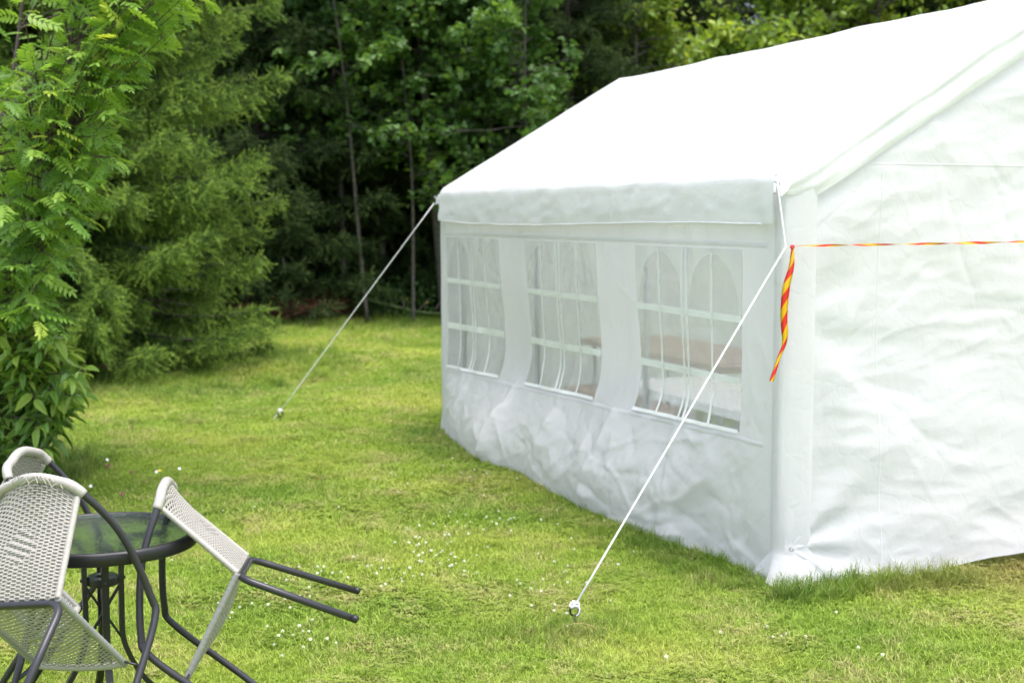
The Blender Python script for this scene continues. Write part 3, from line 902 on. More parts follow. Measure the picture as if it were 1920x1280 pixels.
def back_pt(a, b):
    l = cp('J', -1) * (1 - b) + cp('btop', -1) * b; r = cp('J', 1) * (1 - b) + cp('btop', 1) * b
    s = (a + 1) / 2
    p = l * (1 - s) + r * s
    up = max(0, b - .55) / .45
    arch = cp('peak', 1) - (cp('btop', 1) + cp('btop', -1)) / 2
    return p + arch * (1 - a * a) * up ** 1.6 * .96 + np.array([0, -.022, 0]) * (1 - a * a) * sin(pi * min(b, .9))
def seat_pt(a, b):
    l = cp('J', -1) * (1 - b) + cp('sfront', -1) * b; r = cp('J', 1) * (1 - b) + cp('sfront', 1) * b
    s = (a + 1) / 2
    return l * (1 - s) + r * s + np.array([0, 0, -.026]) * (1 - a * a) * sin(pi * b) + np.array([0, .02, 0]) * (1 - a * a) * b ** 3
def make_chair(label, R, loc):
    c = empty('wicker_chair')
    c.matrix_world = Matrix.Translation(Vector(loc)) @ Matrix(np.array(R).reshape(3, 3).tolist()).to_4x4()
    tag(c, label, 'chair', 'wicker bistro chairs tipped against the glass table')
    arch = [cp('wend', -1), np.array([-.085, -.132, .347]), cp('peak', 1), np.array([.085, -.132, .347]), cp('wend', 1)]
    full = [cp('ffoot', -1), (cp('ffoot', -1) * .5 + cp('bend2', -1) * .5), cp('bend2', -1) + [0, .006, 0], cp('bend', -1), cp('amid', -1)] + arch + [cp('amid', 1), cp('bend', 1), cp('bend2', 1) + [0, .006, 0], (cp('ffoot', 1) * .5 + cp('bend2', 1) * .5), cp('ffoot', 1)]
    m = MB(); m.tube(smooth_path(full, 9), .0115, 12); m.build('arm_tube', M_TUBE, c)
    m = MB(); m.tube(round_path([cp('rfoot', -1), cp('utop', -1) + [0, .0, .0], cp('utop', 1) + [0, .0, .0], cp('rfoot', 1)], .055, 8), .0115, 12); m.build('rear_leg_tube', M_TUBE, c)
    for k_, s in (('ffoot', 1), ('ffoot', -1), ('rfoot', 1), ('rfoot', -1)):
        m = MB(); p = cp(k_, s); m.tube([p + [0, 0, .016], p + [0, 0, -.001], p + [0, 0, -.004]], [.0121, .0121, .009], 12); m.build('foot_cap', M_BLACK, c)
    # cane wound over the top of the back, turn by turn
    P = smooth_path(full, 18)[5 * 18 - 2:9 * 18 + 3]
    rr = .0148 + .0007 * np.sin(np.arange(len(P)) * pi)
    rr = .0158 + .0007 * ((np.arange(len(P)) % 3 == 0) * -1.0)
    m = MB(); m.tube(P, rr, 12); m.build('top_binding', M_WICK, c)
    # side rails: back and seat bent from one rod, bound in cane
    for s in (-1, 1):
        P = round_path([cp('btop', s), cp('J', s)], .02)
        P = np.linspace(cp('btop', s), cp('J', s), 60)
        m = MB(); m.tube(P, .0092 + .0006 * (np.arange(60) % 3 == 0), 9); m.build('back_rail', M_WICK, c)
        P = np.linspace(cp('J', s), cp('sfront', s), 60)
        m = MB(); m.tube(P, .0105 + .0006 * (np.arange(60) % 3 == 0), 9); m.build('seat_rail', M_WICKD if s > 0 else M_WICKD, c)
        m = MB(); m.tube([cp('sfront', s) - [0, .02, 0], cp('sfront', s) * [1, 1, 1] + [s * .058, .02, -.002]], .004, 6); m.build('link_rod', M_TUBE, c)
    A = np.linspace(-1, 1, 40)
    P = np.array([seat_pt(a, 1.0) for a in A])
    m = MB(); m.tube(P, .0105 + .0008 * (np.arange(40) % 5 != 0), 9); m.build('seat_front_binding', M_WICK, c)
    weave('back_weave', back_pt, c, 58, 18, 0)
    weave('seat_weave', seat_pt, c, 54, 18, 0)
    lo = .62
    m = MB(); m.tube([cp('bend2', -1) * (1 - lo) + cp('ffoot', -1) * lo, cp('bend2', 1) * (1 - lo) + cp('ffoot', 1) * lo], .008, 8); m.build('stretcher', M_TUBE, c)
    return c
c1 = make_chair('wicker chair tipped face down onto the right edge of the glass table',
                [-.0997, -.5076, -.8558, .9908, -.1301, -.0383, -.0919, -.8517, .5159], (-.8711, 4.2829, .5499))
def copy_thing(o):
    r = o.copy(); COL.objects.link(r)
    for k in o.children:
        d = k.copy(); COL.objects.link(d); d.parent = r
    return r
c2 = copy_thing(c1)
c2['label'] = 'nearest wicker chair, seen from behind, with frayed cane along its back top'
c2.matrix_world = Matrix.Translation((-1.4118, 3.8208, .5752)) @ Matrix([[.9176, .3664, .1539], [-.3711, .6513, .6619], [.1423, -.6645, .7336]]).to_4x4()
# loose cane ends where the binding has frayed
fr = MB()
for i in range(16):
    a = rng.uniform(-.5, .75)
    p = back_pt(a, 1.0); p[1] -= .008
    q = p + np.array([rng.uniform(-.05, .05), rng.uniform(-.02, .005), rng.uniform(-.04, -.005)])
    fr.tube(smooth_path([p, (p + q) / 2 + [0, -.006, .004], q], 3), .0013, 4)
fr.build('loose_cane', M_WICK, c2)
c3 = copy_thing(c1)
c3['label'] = 'wicker chair behind the nearest one, only its rounded pale top showing'
def Rz(a): return np.array([[cos(a), -sin(a), 0], [sin(a), cos(a), 0], [0, 0, 1]])
def Rx(a): return np.array([[1, 0, 0], [0, cos(a), -sin(a)], [0, sin(a), cos(a)]])
c3.matrix_world = Matrix.Translation((-1.765, 4.545, .545)) @ Matrix((Rz(4.64) @ Rx(-radians(40))).tolist()).to_4x4()

# ------------------------------------------------------------------ foliage generators
def frames(D, up=None, roll=None):
    """rotation matrices whose y axis runs along D"""
    D = D / (np.linalg.norm(D, axis=1)[:, None] + 1e-12)
    R = rng.normal(size=D.shape) if up is None else np.broadcast_to(up, D.shape) + .0
    X = np.cross(D, R); X /= np.linalg.norm(X, axis=1)[:, None] + 1e-12
    Z = np.cross(X, D)
    return np.stack([X, D, Z], -1)
def scatter(TV, TF, M, P, scale, tone):
    TV = np.asarray(TV, float); n = len(P)
    V = np.einsum('nij,vj->nvi', M, TV) * np.asarray(scale).reshape(-1, 1, 1) + P[:, None]
    F = (np.asarray(TF)[None] + (np.arange(n) * len(TV))[:, None, None]).reshape(-1, np.asarray(TF).shape[1])
    return V.reshape(-1, 3), F, np.repeat(tone, len(TV))

# spruce shoot: needles round a short twig, every needle one thin triangle
def shoot(nn, nl, nw, L):
    V, F = [], []
    r = np.random.default_rng(1)
    for i in range(nn):
        t = i / nn; a = i * 2.4
        o = np.array([0, L * t, 0])
        d = np.array([cos(a) * .75, .8, sin(a) * .55]); d /= np.linalg.norm(d)
        s = np.cross(d, r.normal(size=3)); s /= np.linalg.norm(s)
        k = len(V); l = nl * r.uniform(.75, 1.15)
        V += [o - s * nw / 2, o + s * nw / 2, o + d * l]; F.append([k, k + 1, k + 2])
    return np.array(V), np.array(F)
SHOOT_A = shoot(16, .026, .0075, .09)
SHOOT_B = shoot(10, .045, .016, .14)

def spruce(H, R, z0, whorl, per, twig_gap, shoot_gap, tmpl, seed, droop=.35, zmax=None, expo=.75, layer=False):
    r = np.random.default_rng(seed)
    SP, SD, ST = [], [], []
    br = MB()
    z = z0
    while z < (zmax or H * .98):
        for k in range(per):
            az = r.uniform(0, 2 * pi) if not layer else 2 * pi * (k + r.uniform(-.35, .35)) / per + 1.3 * z; L = R * max(.06, 1 - z / H) ** expo * r.uniform(.65, 1.1)
            zz = z + r.uniform(-.15, .15) * (.6 if layer else 1)
            out = np.array([cos(az), sin(az), 0]); side = np.array([-sin(az), cos(az), 0])
            t = np.linspace(0, 1, 9)
            dz = -droop * L * (t - .62 * t ** 3) * r.uniform(.6, 1.3) + .05 * L * t
            path = out[None] * (L * t)[:, None] + np.array([0, 0, 1.])[None] * (zz + dz)[:, None] + side[None] * (.12 * L * t ** 2 * r.uniform(-1, 1))[:, None]
            br.tube(path, np.linspace(.008 + .010 * L, .003, 9), 5, cap=False)
            ntw = max(3, int(L / twig_gap))
            for s in r.uniform(.12, 1, ntw):
                p = np.array([np.interp(s, t, path[:, q]) for q in range(3)])
                tg = path[min(8, int(s * 8) + 1)] - path[max(0, int(s * 8))]; tg /= np.linalg.norm(tg) + 1e-9
                tl_ = (.16 + .42 * L / 2.5 * (1 - s) ** .6) * r.uniform(.6, 1.25)
                sd_ = r.choice([-1, 1])
                d = tg * r.uniform(.4, 1.0) + side * sd_ * r.uniform(.35, 1.0) + np.array([0, 0, r.uniform(-.75, .12)])
                d /= np.linalg.norm(d)
                m = max(2, int(tl_ / shoot_gap))
                q = np.arange(m) / m
                pts = p + d * (q * tl_)[:, None] + np.array([0, 0, -1.]) * (.28 * tl_ * q ** 2)[:, None]
                dd = d + np.array([0, 0, -1.]) * (.4 * q)[:, None] + r.normal(size=(m, 3)) * .6
                SP.append(pts); SD.append(dd)
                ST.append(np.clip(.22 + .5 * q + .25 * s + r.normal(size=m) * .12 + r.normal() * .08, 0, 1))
            m = int(L * .6 / shoot_gap)
            m *= 3; q = np.linspace(.12, 1, max(m, 2))
            pts = np.stack([np.interp(q, t, path[:, k2]) for k2 in range(3)], 1)
            SP.append(pts); SD.append(np.repeat((path[-1] - path[-3])[None], len(q), 0) / L + r.normal(size=(len(q), 3)) * .5 + [0, 0, .25])
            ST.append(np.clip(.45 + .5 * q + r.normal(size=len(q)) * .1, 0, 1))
        z += whorl * r.uniform(.7, 1.3)
    P = np.concatenate(SP); D = np.concatenate(SD); T = np.concatenate(ST)
    global rng
    V, F, tone = scatter(*tmpl, frames(D), P, r.uniform(.8, 1.25, len(P)), T)
    tr = MB(); tr.tube([(0, 0, -.1), (0, 0, H * .3), (.02, .01, H * .65), (0, 0, H)], [.055 + .010 * H, .045 + .007 * H, .02 + .003 * H, .01], 10)
    return V, F, tone, tr, br

def spruce_tree(name, loc, label, cat, mat, group, args, bark):
    V, F, tone, tr, br = spruce(*args[0], **args[1])
    t = empty(name, tuple(loc)); tag(t, label, cat, group)
    tr.build('trunk', bark, t); tag(br.build('branches', bark, t), kind='stuff')
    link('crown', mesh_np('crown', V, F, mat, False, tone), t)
    return t

# leaf templates (y along the leaf)
LEAF5 = (np.array([[0, 0, 0], [.30, .28, .07], [.26, .66, .05], [0, 1, -.06], [-.26, .66, .05], [-.30, .28, .07], [0, .5, -.02]]),
         np.array([[0, 1, 6], [1, 2, 6], [2, 3, 6], [3, 4, 6], [4, 5, 6], [5, 0, 6]]))
MAPLE = (np.array([[0, 0, 0], [.30, .10, .04], [.55, .42, .0], [.26, .50, .05], [.24, .82, .0], [0, 1.0, -.08], [-.24, .82, .0], [-.26, .50, .05], [-.55, .42, 0], [-.30, .10, .04], [0, .45, -.03]]),
         np.array([[i, i + 1, 10] for i in range(9)] + [[9, 0, 10]]))
SIMPLE = (np.array([[0, 0, 0], [.30, .45, .06], [0, 1, -.05], [-.30, .45, .06]]), np.array([[0, 1, 2], [0, 2, 3]]))

def leafy_tree(name, loc, label, cat, group, H, h0, spread, nbr, lpb, size, mat, bark, tr_r, seed, tmpl=LEAF5, lean=(0, 0), tone0=.5, zup=.5, top=None):
    r = np.random.default_rng(seed)
    t = empty(name, tuple(loc)); tag(t, label, cat, group)
    k = np.linspace(0, 1, 8)
    tp_ = np.c_[lean[0] * k + .12 * np.sin(k * 5 + seed) * k, lean[1] * k + .1 * np.cos(k * 4 + seed) * k, H * k - .05]
    tb = MB(); tb.tube(smooth_path(tp_, 3), np.linspace(tr_r, tr_r * .2, 22), 8); tb.build('trunk', bark, t)
    bb = MB(); LP, LD, LT = [], [], []
    for b in range(nbr):
        f = r.uniform(h0, 1) ** .9
        p0 = np.array([np.interp(f, k, tp_[:, q]) for q in range(3)])
        az = r.uniform(0, 2 * pi); L = spread * (1.15 - .75 * f) * r.uniform(.45, 1.15)
        d = np.array([cos(az), sin(az), zup * r.uniform(.1, 1.3)]); d /= np.linalg.norm(d)
        m = np.linspace(0, 1, 6)
        path = p0 + d * (L * m)[:, None] + np.array([0, 0, -1.]) * (.18 * L * m ** 2)[:, None] + np.cumsum(r.normal(size=(6, 3)) * .03 * L, 0)
        bb.tube(path, np.linspace(tr_r * .28, .003, 6), 5, cap=False)
        bt_ = r.normal() * .16
        nsub = 5
        for s_ in range(nsub):
            q = r.uniform(.3, 1); p = np.array([np.interp(q, m, path[:, c]) for c in range(3)])
            dd = d * .5 + r.normal(size=3) * np.array([.6, .6, .35]); dd /= np.linalg.norm(dd)
            sl = L * r.uniform(.25, .55)
            bb.tube([p, p + dd * sl * .5 + [0, 0, .01], p + dd * sl], [.006, .004, .002], 4, cap=False)
            nl = lpb // nsub
            v = r.uniform(.1, 1.05, nl)
            P = p + dd * (v * sl)[:, None] + r.normal(size=(nl, 3)) * size * .55
            D = dd[None] * .5 + r.normal(size=(nl, 3)) * .75 + np.array([0, 0, -.25])
            LP.append(P); LD.append(D); LT.append(np.clip(tone0 + bt_ + r.normal(size=nl) * .16, 0, 1))
    tag(bb.build('branches', bark, t), kind='stuff')
    P, D, T = np.concatenate(LP), np.concatenate(LD), np.concatenate(LT)
    up = np.array([0, 0, 1.]) + r.normal(size=D.shape) * .45
    Dn = D / np.linalg.norm(D, axis=1)[:, None]
    X = np.cross(Dn, up); X /= np.linalg.norm(X, axis=1)[:, None]; Z = np.cross(X, Dn)
    M = np.stack([X, Dn, Z], -1)
    V, F, tone = scatter(*tmpl, M, P, size * r.uniform(.65, 1.25, len(P)), T)
    link('crown', mesh_np('crown', V, F, mat, False, tone), t)
    return t

# ------------------------------------------------------------------ the big spruce
sp_loc = at(120, 655, 15.2); sp_loc[2] = 0
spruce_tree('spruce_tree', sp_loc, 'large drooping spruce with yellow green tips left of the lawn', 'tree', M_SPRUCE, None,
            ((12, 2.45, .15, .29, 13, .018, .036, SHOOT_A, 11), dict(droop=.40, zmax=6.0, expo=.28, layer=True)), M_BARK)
dt = MB()
for i in range(26):                                   # bare dead twigs low on its trunk
    az = rng.uniform(-2.2, .5); L = rng.uniform(.7, 1.9); z = rng.uniform(.75, 1.35)
    m = np.linspace(0, 1, 6)[:, None]
    P = np.array([0, 0, z]) + np.array([cos(az), sin(az), -.06]) * L * m + rng.normal(size=(6, 3)) * .02 * m
    dt.tube(P, np.linspace(.010, .003, 6), 5, cap=False)
    for j in range(3):
        q = P[2 + j]; dt.tube([q, q + rng.normal(size=3) * [.2, .2, .12]], [.004, .002], 4, cap=False)
sprc = [o for o in COL.objects if o.name == 'spruce_tree'][0]
dt.build('dead_branches', M_TWIG, sprc)
# smaller spruce skirts beside it
for i, (px, Y, H, R, sd_, lb) in enumerate([(300, 17.4, 3.4, 1.15, 21, 'low young spruce at the right foot of the large spruce'),
                                           (-60, 15.2, 5.0, 1.7, 22, 'young spruce behind the rowan at the left edge')]):
    l = at(px, 640, Y); l[2] = 0
    spruce_tree('spruce_tree', l, lb, 'tree', M_SPRUCE, None, ((H, R, .12, .16, 6, .04, .036, SHOOT_A, sd_), dict(droop=.3, expo=.7)), M_BARKD)

# ------------------------------------------------------------------ rowan and shrub at the left edge
def compound_leaf(pairs, L, lw, ll, fold, seed):
    r = np.random.default_rng(seed)
    V, F = [], []
    def put(o, d, s, l, w_):
        k = len(V); nz = np.array([0, 0, 1.])
        pts = [(0, 0), (.42, .22), (.5, .5), (.36, .8), (0, 1), (-.36, .8), (-.5, .5), (-.42, .22)]
        x = np.cross(d, nz); x /= np.linalg.norm(x)
        for a, b in pts: V.append(o + d * l * b + x * w_ * a + nz * (fold * abs(a) * w_ - .12 * l * b * b))
        for f in ([0, 1, 7], [1, 2, 6], [1, 6, 7], [2, 3, 5], [2, 5, 6], [3, 4, 5]): F.append([k + q for q in f])
    bend = r.uniform(.25, .6)
    def rach(t): return np.array([.02 * sin(3 * t + seed), L * t, -bend * L * t * t * .5 + .1 * L * t])
    for i in range(pairs):
        t = .22 + .74 * i / (pairs - 1)
        for s in (-1, 1):
            d = np.array([s * 1.0, .55 + .25 * t, -.15 + r.normal() * .12]); d /= np.linalg.norm(d)
            sc = .8 + .35 * sin(pi * t)
            put(rach(t), d, s, ll * sc * r.uniform(.9, 1.1), lw * sc)
    put(rach(.98), np.array([0, 1., -.4]) / 1.08, 1, ll, lw)
    k = len(V)
    for t in np.linspace(0, 1, 5):
        p = rach(t); V += [p - [.0016, 0, 0], p + [.0016, 0, .0006]]
    for i in range(4): F += [[k + 2 * i, k + 2 * i + 1, k + 2 * i + 3], [k + 2 * i, k + 2 * i + 3, k + 2 * i + 2]]
    return np.array(V), np.array(F)
ROW = [compound_leaf(6, .155, .017, .046, .35, s) for s in range(4)]

def leaf_set(tree, templates, mat, P, D, Z, scale, tone, nparts, name='leaf', stuff='foliage'):
    """the leaves that show largest as leaf parts, all others as one mass"""
    n = len(P)
    X = np.cross(D, Z); X /= np.linalg.norm(X, axis=1)[:, None]; Zc = np.cross(X, D)
    M = np.stack([X, D, Zc], -1)
    b0 = np.array(tree.location)
    W = P + b0
    dep = W[:, 1] * cos(PITCH) - (W[:, 2] - CAM_H) * sin(PITCH)
    sx = 960 + FPX * W[:, 0] / dep; sy = 640 - FPX * (W[:, 1] * sin(PITCH) + (W[:, 2] - CAM_H) * cos(PITCH)) / dep
    vis = (sx > -30) & (sx < 1950) & (sy > -30) & (sy < 1290)
    order = np.argsort(np.where(vis, W[:, 1], 1e3))
    part = order[:min(nparts, int(vis.sum()))]
    rest = np.setdiff1d(np.arange(n), part)
    tb = 5
    lib = [[mesh_np(name, tv, tf, mat, False, np.full(len(tv), (q + .5) / tb)) for q in range(tb)] for tv, tf in templates]
    for i in part:
        me = lib[i % len(templates)][int(np.clip(tone[i] * tb, 0, tb - 1))]
        o = bpy.data.objects.new(name, me); COL.objects.link(o); o.parent = tree
        o.matrix_local = Matrix.Translation(Vector(P[i])) @ Matrix((M[i] * scale[i]).tolist()).to_4x4()
    Vs, Fs, Ts, k = [], [], [], 0
    for j, (tv, tf) in enumerate(templates):
        idx = rest[rest % len(templates) == j]
        if not len(idx): continue
        V, F, T = scatter(tv, tf, M[idx], P[idx], scale[idx], tone[idx])
        Vs.append(V); Fs.append(F + k); Ts.append(T); k += len(V)
    tag(link(stuff, mesh_np(stuff, np.concatenate(Vs), np.concatenate(Fs), mat, False, np.concatenate(Ts)), tree), kind='stuff')

def bush(name, label, cat, base, stems, tips, templates, mat, bark, leafgap, start, scale, nparts, sr, droop, tonefn, outw=.8):
    t = empty(name, tuple(base)); tag(t, label, cat)
    sb = MB()
    SP = []
    for s in stems:
        P = smooth_path(np.array(s) - base, 6); SP.append(P)
        sb.tube(P, np.linspace(sr, sr * .4, len(P)), 8)
    sb.build('trunk', bark, t)
    allp = np.concatenate(SP)
    bb = MB(); LP, LD, LZ, LT = [], [], [], []
    for q in tips:
        q = np.array(q) - base
        low = allp[allp[:, 2] < q[2] - .02] if (allp[:, 2] < q[2] - .02).any() else allp
        d = np.linalg.norm((low - q) * np.array([1, 1, .8]), axis=1)
        a = low[np.argmin(np.abs(d - rng.uniform(.3, .8)))]
        mid = (a + q) / 2 + [0, 0, .08 * np.linalg.norm(q - a)] + rng.normal(size=3) * .04
        P = smooth_path([a, mid, q], 6)
        bb.tube(P, np.linspace(.007, .0022, len(P)), 5, cap=False)
        L = np.linalg.norm(q - a)
        n = max(3, int(L * (1 - start) / leafgap))
        bt_ = rng.normal() * .13
        for j in range(n + 1):
            f = start + (1 - start) * j / n
            p = np.array([np.interp(f, np.linspace(0, 1, len(P)), P[:, c]) for c in range(3)])
            tg = P[-1] - P[-4]; tg /= np.linalg.norm(tg)
            sd_ = np.cross(tg, [0, 0, 1.]); sd_ /= np.linalg.norm(sd_) + 1e-9
            dr = tg * (.5 + .6 * (j == n)) + sd_ * (-1) ** j * outw * (j != n) + np.array([0, 0, -droop]) + rng.normal(size=3) * .28
            dr /= np.linalg.norm(dr)
            LP.append(p); LD.append(dr); LZ.append(np.array([0, 0, 1.]) + rng.normal(size=3) * .35)
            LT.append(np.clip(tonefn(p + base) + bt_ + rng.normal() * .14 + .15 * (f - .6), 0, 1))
    tag(bb.build('branches', bark, t), kind='stuff')
    P, D, Z = np.array(LP), np.array(LD), np.array(LZ)
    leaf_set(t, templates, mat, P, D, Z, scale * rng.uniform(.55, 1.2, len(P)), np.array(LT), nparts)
    return t
# rowan: right-hand outline of its crown, in pixels of the photograph at about 8 m
ROW_Y = [-140, 0, 60, 110, 160, 220, 300, 360, 430, 500, 560, 640, 700]
ROW_X = [430, 405, 335, 275, 240, 225, 245, 190, 150, 115, 105, 120, 70]
tips = []
for i in range(500):
    py = rng.uniform(-330, 610); xm = np.interp(py, ROW_Y, ROW_X)
    px = xm - abs(rng.normal()) * 150 - 14
    tips.append(at(px, py, rng.uniform(7.3, 9.4)))
rb = at(-40, 800, 8.4); rb[2] = 0
def stem(px, py, Y): return at(px, py, Y)
stems = [[rb, stem(-10, 640, 8.4), stem(55, 480, 8.3), stem(110, 280, 8.4), stem(135, 40, 8.5), stem(170, -220, 8.6)],
         [rb + [-.06, .1, 0], stem(-60, 560, 8.6), stem(-20, 330, 8.6), stem(30, 100, 8.7), stem(60, -200, 8.8)],
         [rb + [.05, .1, 0], stem(30, 600, 8.2), stem(75, 420, 8.1), stem(95, 300, 8.0)],
         [rb + [-.1, 0, 0], stem(-120, 500, 8.3), stem(-140, 200, 8.3), stem(-130, -150, 8.3)]]
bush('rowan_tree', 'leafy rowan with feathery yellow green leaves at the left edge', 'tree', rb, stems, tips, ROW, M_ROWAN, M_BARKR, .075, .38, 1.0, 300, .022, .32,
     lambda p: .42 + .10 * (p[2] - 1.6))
# broad-leaved shrub under it
ovate = []
for s in range(3):
    pts = [(0, 0), (.40, .22), (.5, .45), (.33, .76), (0, 1), (-.33, .76), (-.5, .45), (-.40, .22)]
    V = [[a * .36, b, .22 * abs(a) - (.18 + .12 * s) * b * b] for a, b in pts] + [[0, .45, -(.18 + .12 * s) * .2]]
    ovate.append((np.array(V), np.array([[i, (i + 1) % 8, 8] for i in range(8)])))
SH_Y = [590, 640, 690, 720, 760, 800, 850, 900]; SH_X = [70, 120, 165, 165, 142, 112, 95, 60]
tips = []
for i in range(270):
    py = rng.uniform(585, 860); xm = np.interp(py, SH_Y, SH_X)
    tips.append(at(xm - abs(rng.normal()) * 75 - 6, py, rng.uniform(7.6, 8.6)))
sb_ = at(0, 880, 8.2); sb_[2] = 0
stems = [[sb_, stem(20, 790, 8.1), stem(50, 700, 8.0), stem(80, 640, 8.0)], [sb_ + [.1, .1, 0], stem(60, 770, 8.1), stem(100, 720, 8.1)],
         [sb_ + [-.2, 0, 0], stem(-60, 740, 8.2), stem(-40, 640, 8.2)], [sb_ + [-.05, .1, 0], stem(0, 760, 8.3), stem(10, 640, 8.3)]]
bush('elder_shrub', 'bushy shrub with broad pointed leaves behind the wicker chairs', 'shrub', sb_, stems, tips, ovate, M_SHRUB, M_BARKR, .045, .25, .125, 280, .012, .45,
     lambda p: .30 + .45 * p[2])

# ------------------------------------------------------------------ forest
def g3(p):
    p = np.array(p, float); p[2] = float(gz(p[0], p[1])); return p
FG = 'slender young trees at the forest edge'
edge = [  # px of the foot, distance, height, lean x, trunk r, label
    (690, 21.5, 7.5, -.75, .034, 'thin crooked sapling with bare grey stem beside the far guy rope', .42, 34),
    (648, 22.6, 8.5, -.35, .050, 'slender leafy tree left of the far guy rope with leaves up most of its stem', .28, 60),
    (720, 23.6, 10, -.3, .080, 'dark straight trunk standing in the gloom behind the saplings', .55, 30),
    (835, 22.2, 9.5, -.7, .095, 'leaning grey barked tree right behind the far tent corner', .3, 70),
    (880, 23.8, 8.5, -.2, .055, 'pale thin stem just right of the leaning grey tree', .2, 64),
    (930, 22.0, 7.5, -.25, .045, 'young maple leaved tree rising behind the far roof slope', .2, 70),
    (560, 22.8, 6.5, .15, .035, 'thin young tree in front of the dark gap right of the large spruce', .36, 40),
    (775, 21.6, 5.5, -.1, .03, 'short leafy young tree just left of the far tent corner', .4, 36),
    (985, 21.2, 6.0, .1, .04, 'small leafy tree close above the far end of the roof', .3, 50),
    (600, 25.0, 9, .3, .06, 'small tree with sparse leaves between the spruce and the saplings', .25, 52),
]
for i, (px, Y, H, ln, r_, lb, h0, nb) in enumerate(edge):
    l = g3(at(px, 585, Y))
    leafy_tree('sapling', l, lb, 'tree', FG, H, h0, 1.5, int(nb * 1.1), 85, .105, M_LEAFD, M_BARK, r_, 100 + i, MAPLE, (ln, 0), .52)
# brighter broad-leaved trees behind the tent
BG = 'bright broad leaved trees behind the tent roof'
names_b = ['tall bright green tree behind the peak of the far gable', 'yellow green tree behind the tent ridge, left of the sky gaps', 'leafy tree under the white sky gaps behind the ridge',
           'bushy bright tree right of the sky gaps', 'dense green tree behind the middle of the ridge', 'pale green tree behind the right part of the ridge', 'leafy tree at the upper right above the ridge',
           'low bright bush tree close behind the roof ridge', 'shady green tree between the far gable and the saplings', 'far leafy tree right of the roof top']
bt_list = [(1090, 25.5, 8.5), (1170, 24, 6.6), (1290, 25, 4.6), (1480, 24.5, 6.6), (1530, 26, 7.0), (1650, 24.5, 7.5), (1780, 26, 8.0), (1350, 21.5, 4.5), (1000, 24.5, 7.5), (1900, 24, 8.0)]
for i, (px, Y, H) in enumerate(bt_list):
    l = g3(at(px, 585, Y))
    leafy_tree('broadleaf_tree', l, names_b[i], 'tree', BG, H, .18, 2.0, 90, 80, .12, M_LEAFL, M_BARK, .07, 200 + i, LEAF5, (rng.uniform(-.4, .4), 0), .5)
# dark spruces: three grown, the others copies of them
DG = 'dark spruces massed in the forest'
DL = 'tall dark spruce massed among others in the forest behind'
protos = []
for i, (H, R) in enumerate(((13, 2.6), (11, 2.3), (15, 2.9))):
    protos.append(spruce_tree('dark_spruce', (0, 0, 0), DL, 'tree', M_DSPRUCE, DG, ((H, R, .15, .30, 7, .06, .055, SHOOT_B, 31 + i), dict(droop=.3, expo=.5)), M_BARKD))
spots = []
rows = [(25.5, 1.9), (28, 2.1), (31, 2.3), (34.5, 2.6), (39, 3.0), (44, 3.4)]
for j, (Y, gap) in enumerate(rows):
    hw = Y * .43 + 2
    x = -hw + rng.uniform(0, gap)
    while x < hw:
        px = 960 + FPX * x / Y
        if not (1270 < px < 1420 and j < 6) and not (1100 < px < 1950 and j < 1):
            spots.append((x, Y + rng.uniform(-.9, .9)))
        x += gap * rng.uniform(.8, 1.25)
for (px, Y) in ((1060, 23.2), (770, 24.2), (560, 24.0), (480, 22.5), (630, 26)): 
    p = at(px, 585, Y); spots.insert(0, (p[0], p[1]))
for i, (x, y) in enumerate(spots):
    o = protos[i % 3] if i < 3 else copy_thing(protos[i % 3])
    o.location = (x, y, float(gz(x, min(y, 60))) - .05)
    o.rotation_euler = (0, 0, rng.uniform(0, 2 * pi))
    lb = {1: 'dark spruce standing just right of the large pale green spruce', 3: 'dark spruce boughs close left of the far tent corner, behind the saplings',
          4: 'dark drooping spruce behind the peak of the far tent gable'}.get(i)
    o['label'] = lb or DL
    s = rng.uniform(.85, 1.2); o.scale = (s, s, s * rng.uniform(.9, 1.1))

# dead brush heap, fallen bough, snag
bp = g3(at(545, 580, 21.9))
heap = MB()
for i in range(420):
    a = rng.uniform(-1, 1); c = np.array([a * .75, rng.normal() * .25, abs(rng.normal()) * .16 * (1 - abs(a) * .6) + .1 + .12 * (a + 1) * .5])
    d = rng.normal(size=3) * [1, .6, .28]; d /= np.linalg.norm(d); L = rng.uniform(.12, .45)
    heap.tube([c - d * L, c + rng.normal(size=3) * .02, c + d * L], [.006, .005, .002], 4, cap=False)
hp = heap.build('brush_heap', M_REDT); hp.location = Vector(bp)
tag(hp, 'heap of reddish brown dead branches at the dark forest edge', 'brush heap')
fb = empty('fallen_branch', tuple(g3(at(775, 584, 21.9)))); tag(fb, 'fallen mossy branch lying at the forest edge left of the tent', 'branch')
m = MB(); m.tube(smooth_path([(-.75, 0, .36), (-.2, .05, .22), (.3, 0, .14), (.9, .1, .16)], 5), np.linspace(.03, .02, 16), 7); m.build('stem', simple('mossy_bark', (.07, .11, .03), .9, var=.4), fb)
for i in range(5):
    m = MB(); x = -.4 + i * .25; m.tube([(x, 0, .25 - .08 * i / 5), (x + rng.uniform(-.1, .2), rng.normal() * .1, .42 + rng.uniform(-.05, .1))], [.012, .005], 6); m.build('side_twig', M_TWIG, fb)
m = MB(); p = at(537, 505, 21.8); m.tube([(0, 0, -p[2]), (.02, 0, -.2), (-.06, 0, .22)], [.025, .022, .012], 7)
sn = m.build('snag', M_STEEL if False else simple('bleached_wood', (.30, .29, .27), .8, var=.2)); sn.location = Vector(p)
tag(sn, 'short bleached dead stem standing in the dark by the spruce', 'dead stem')

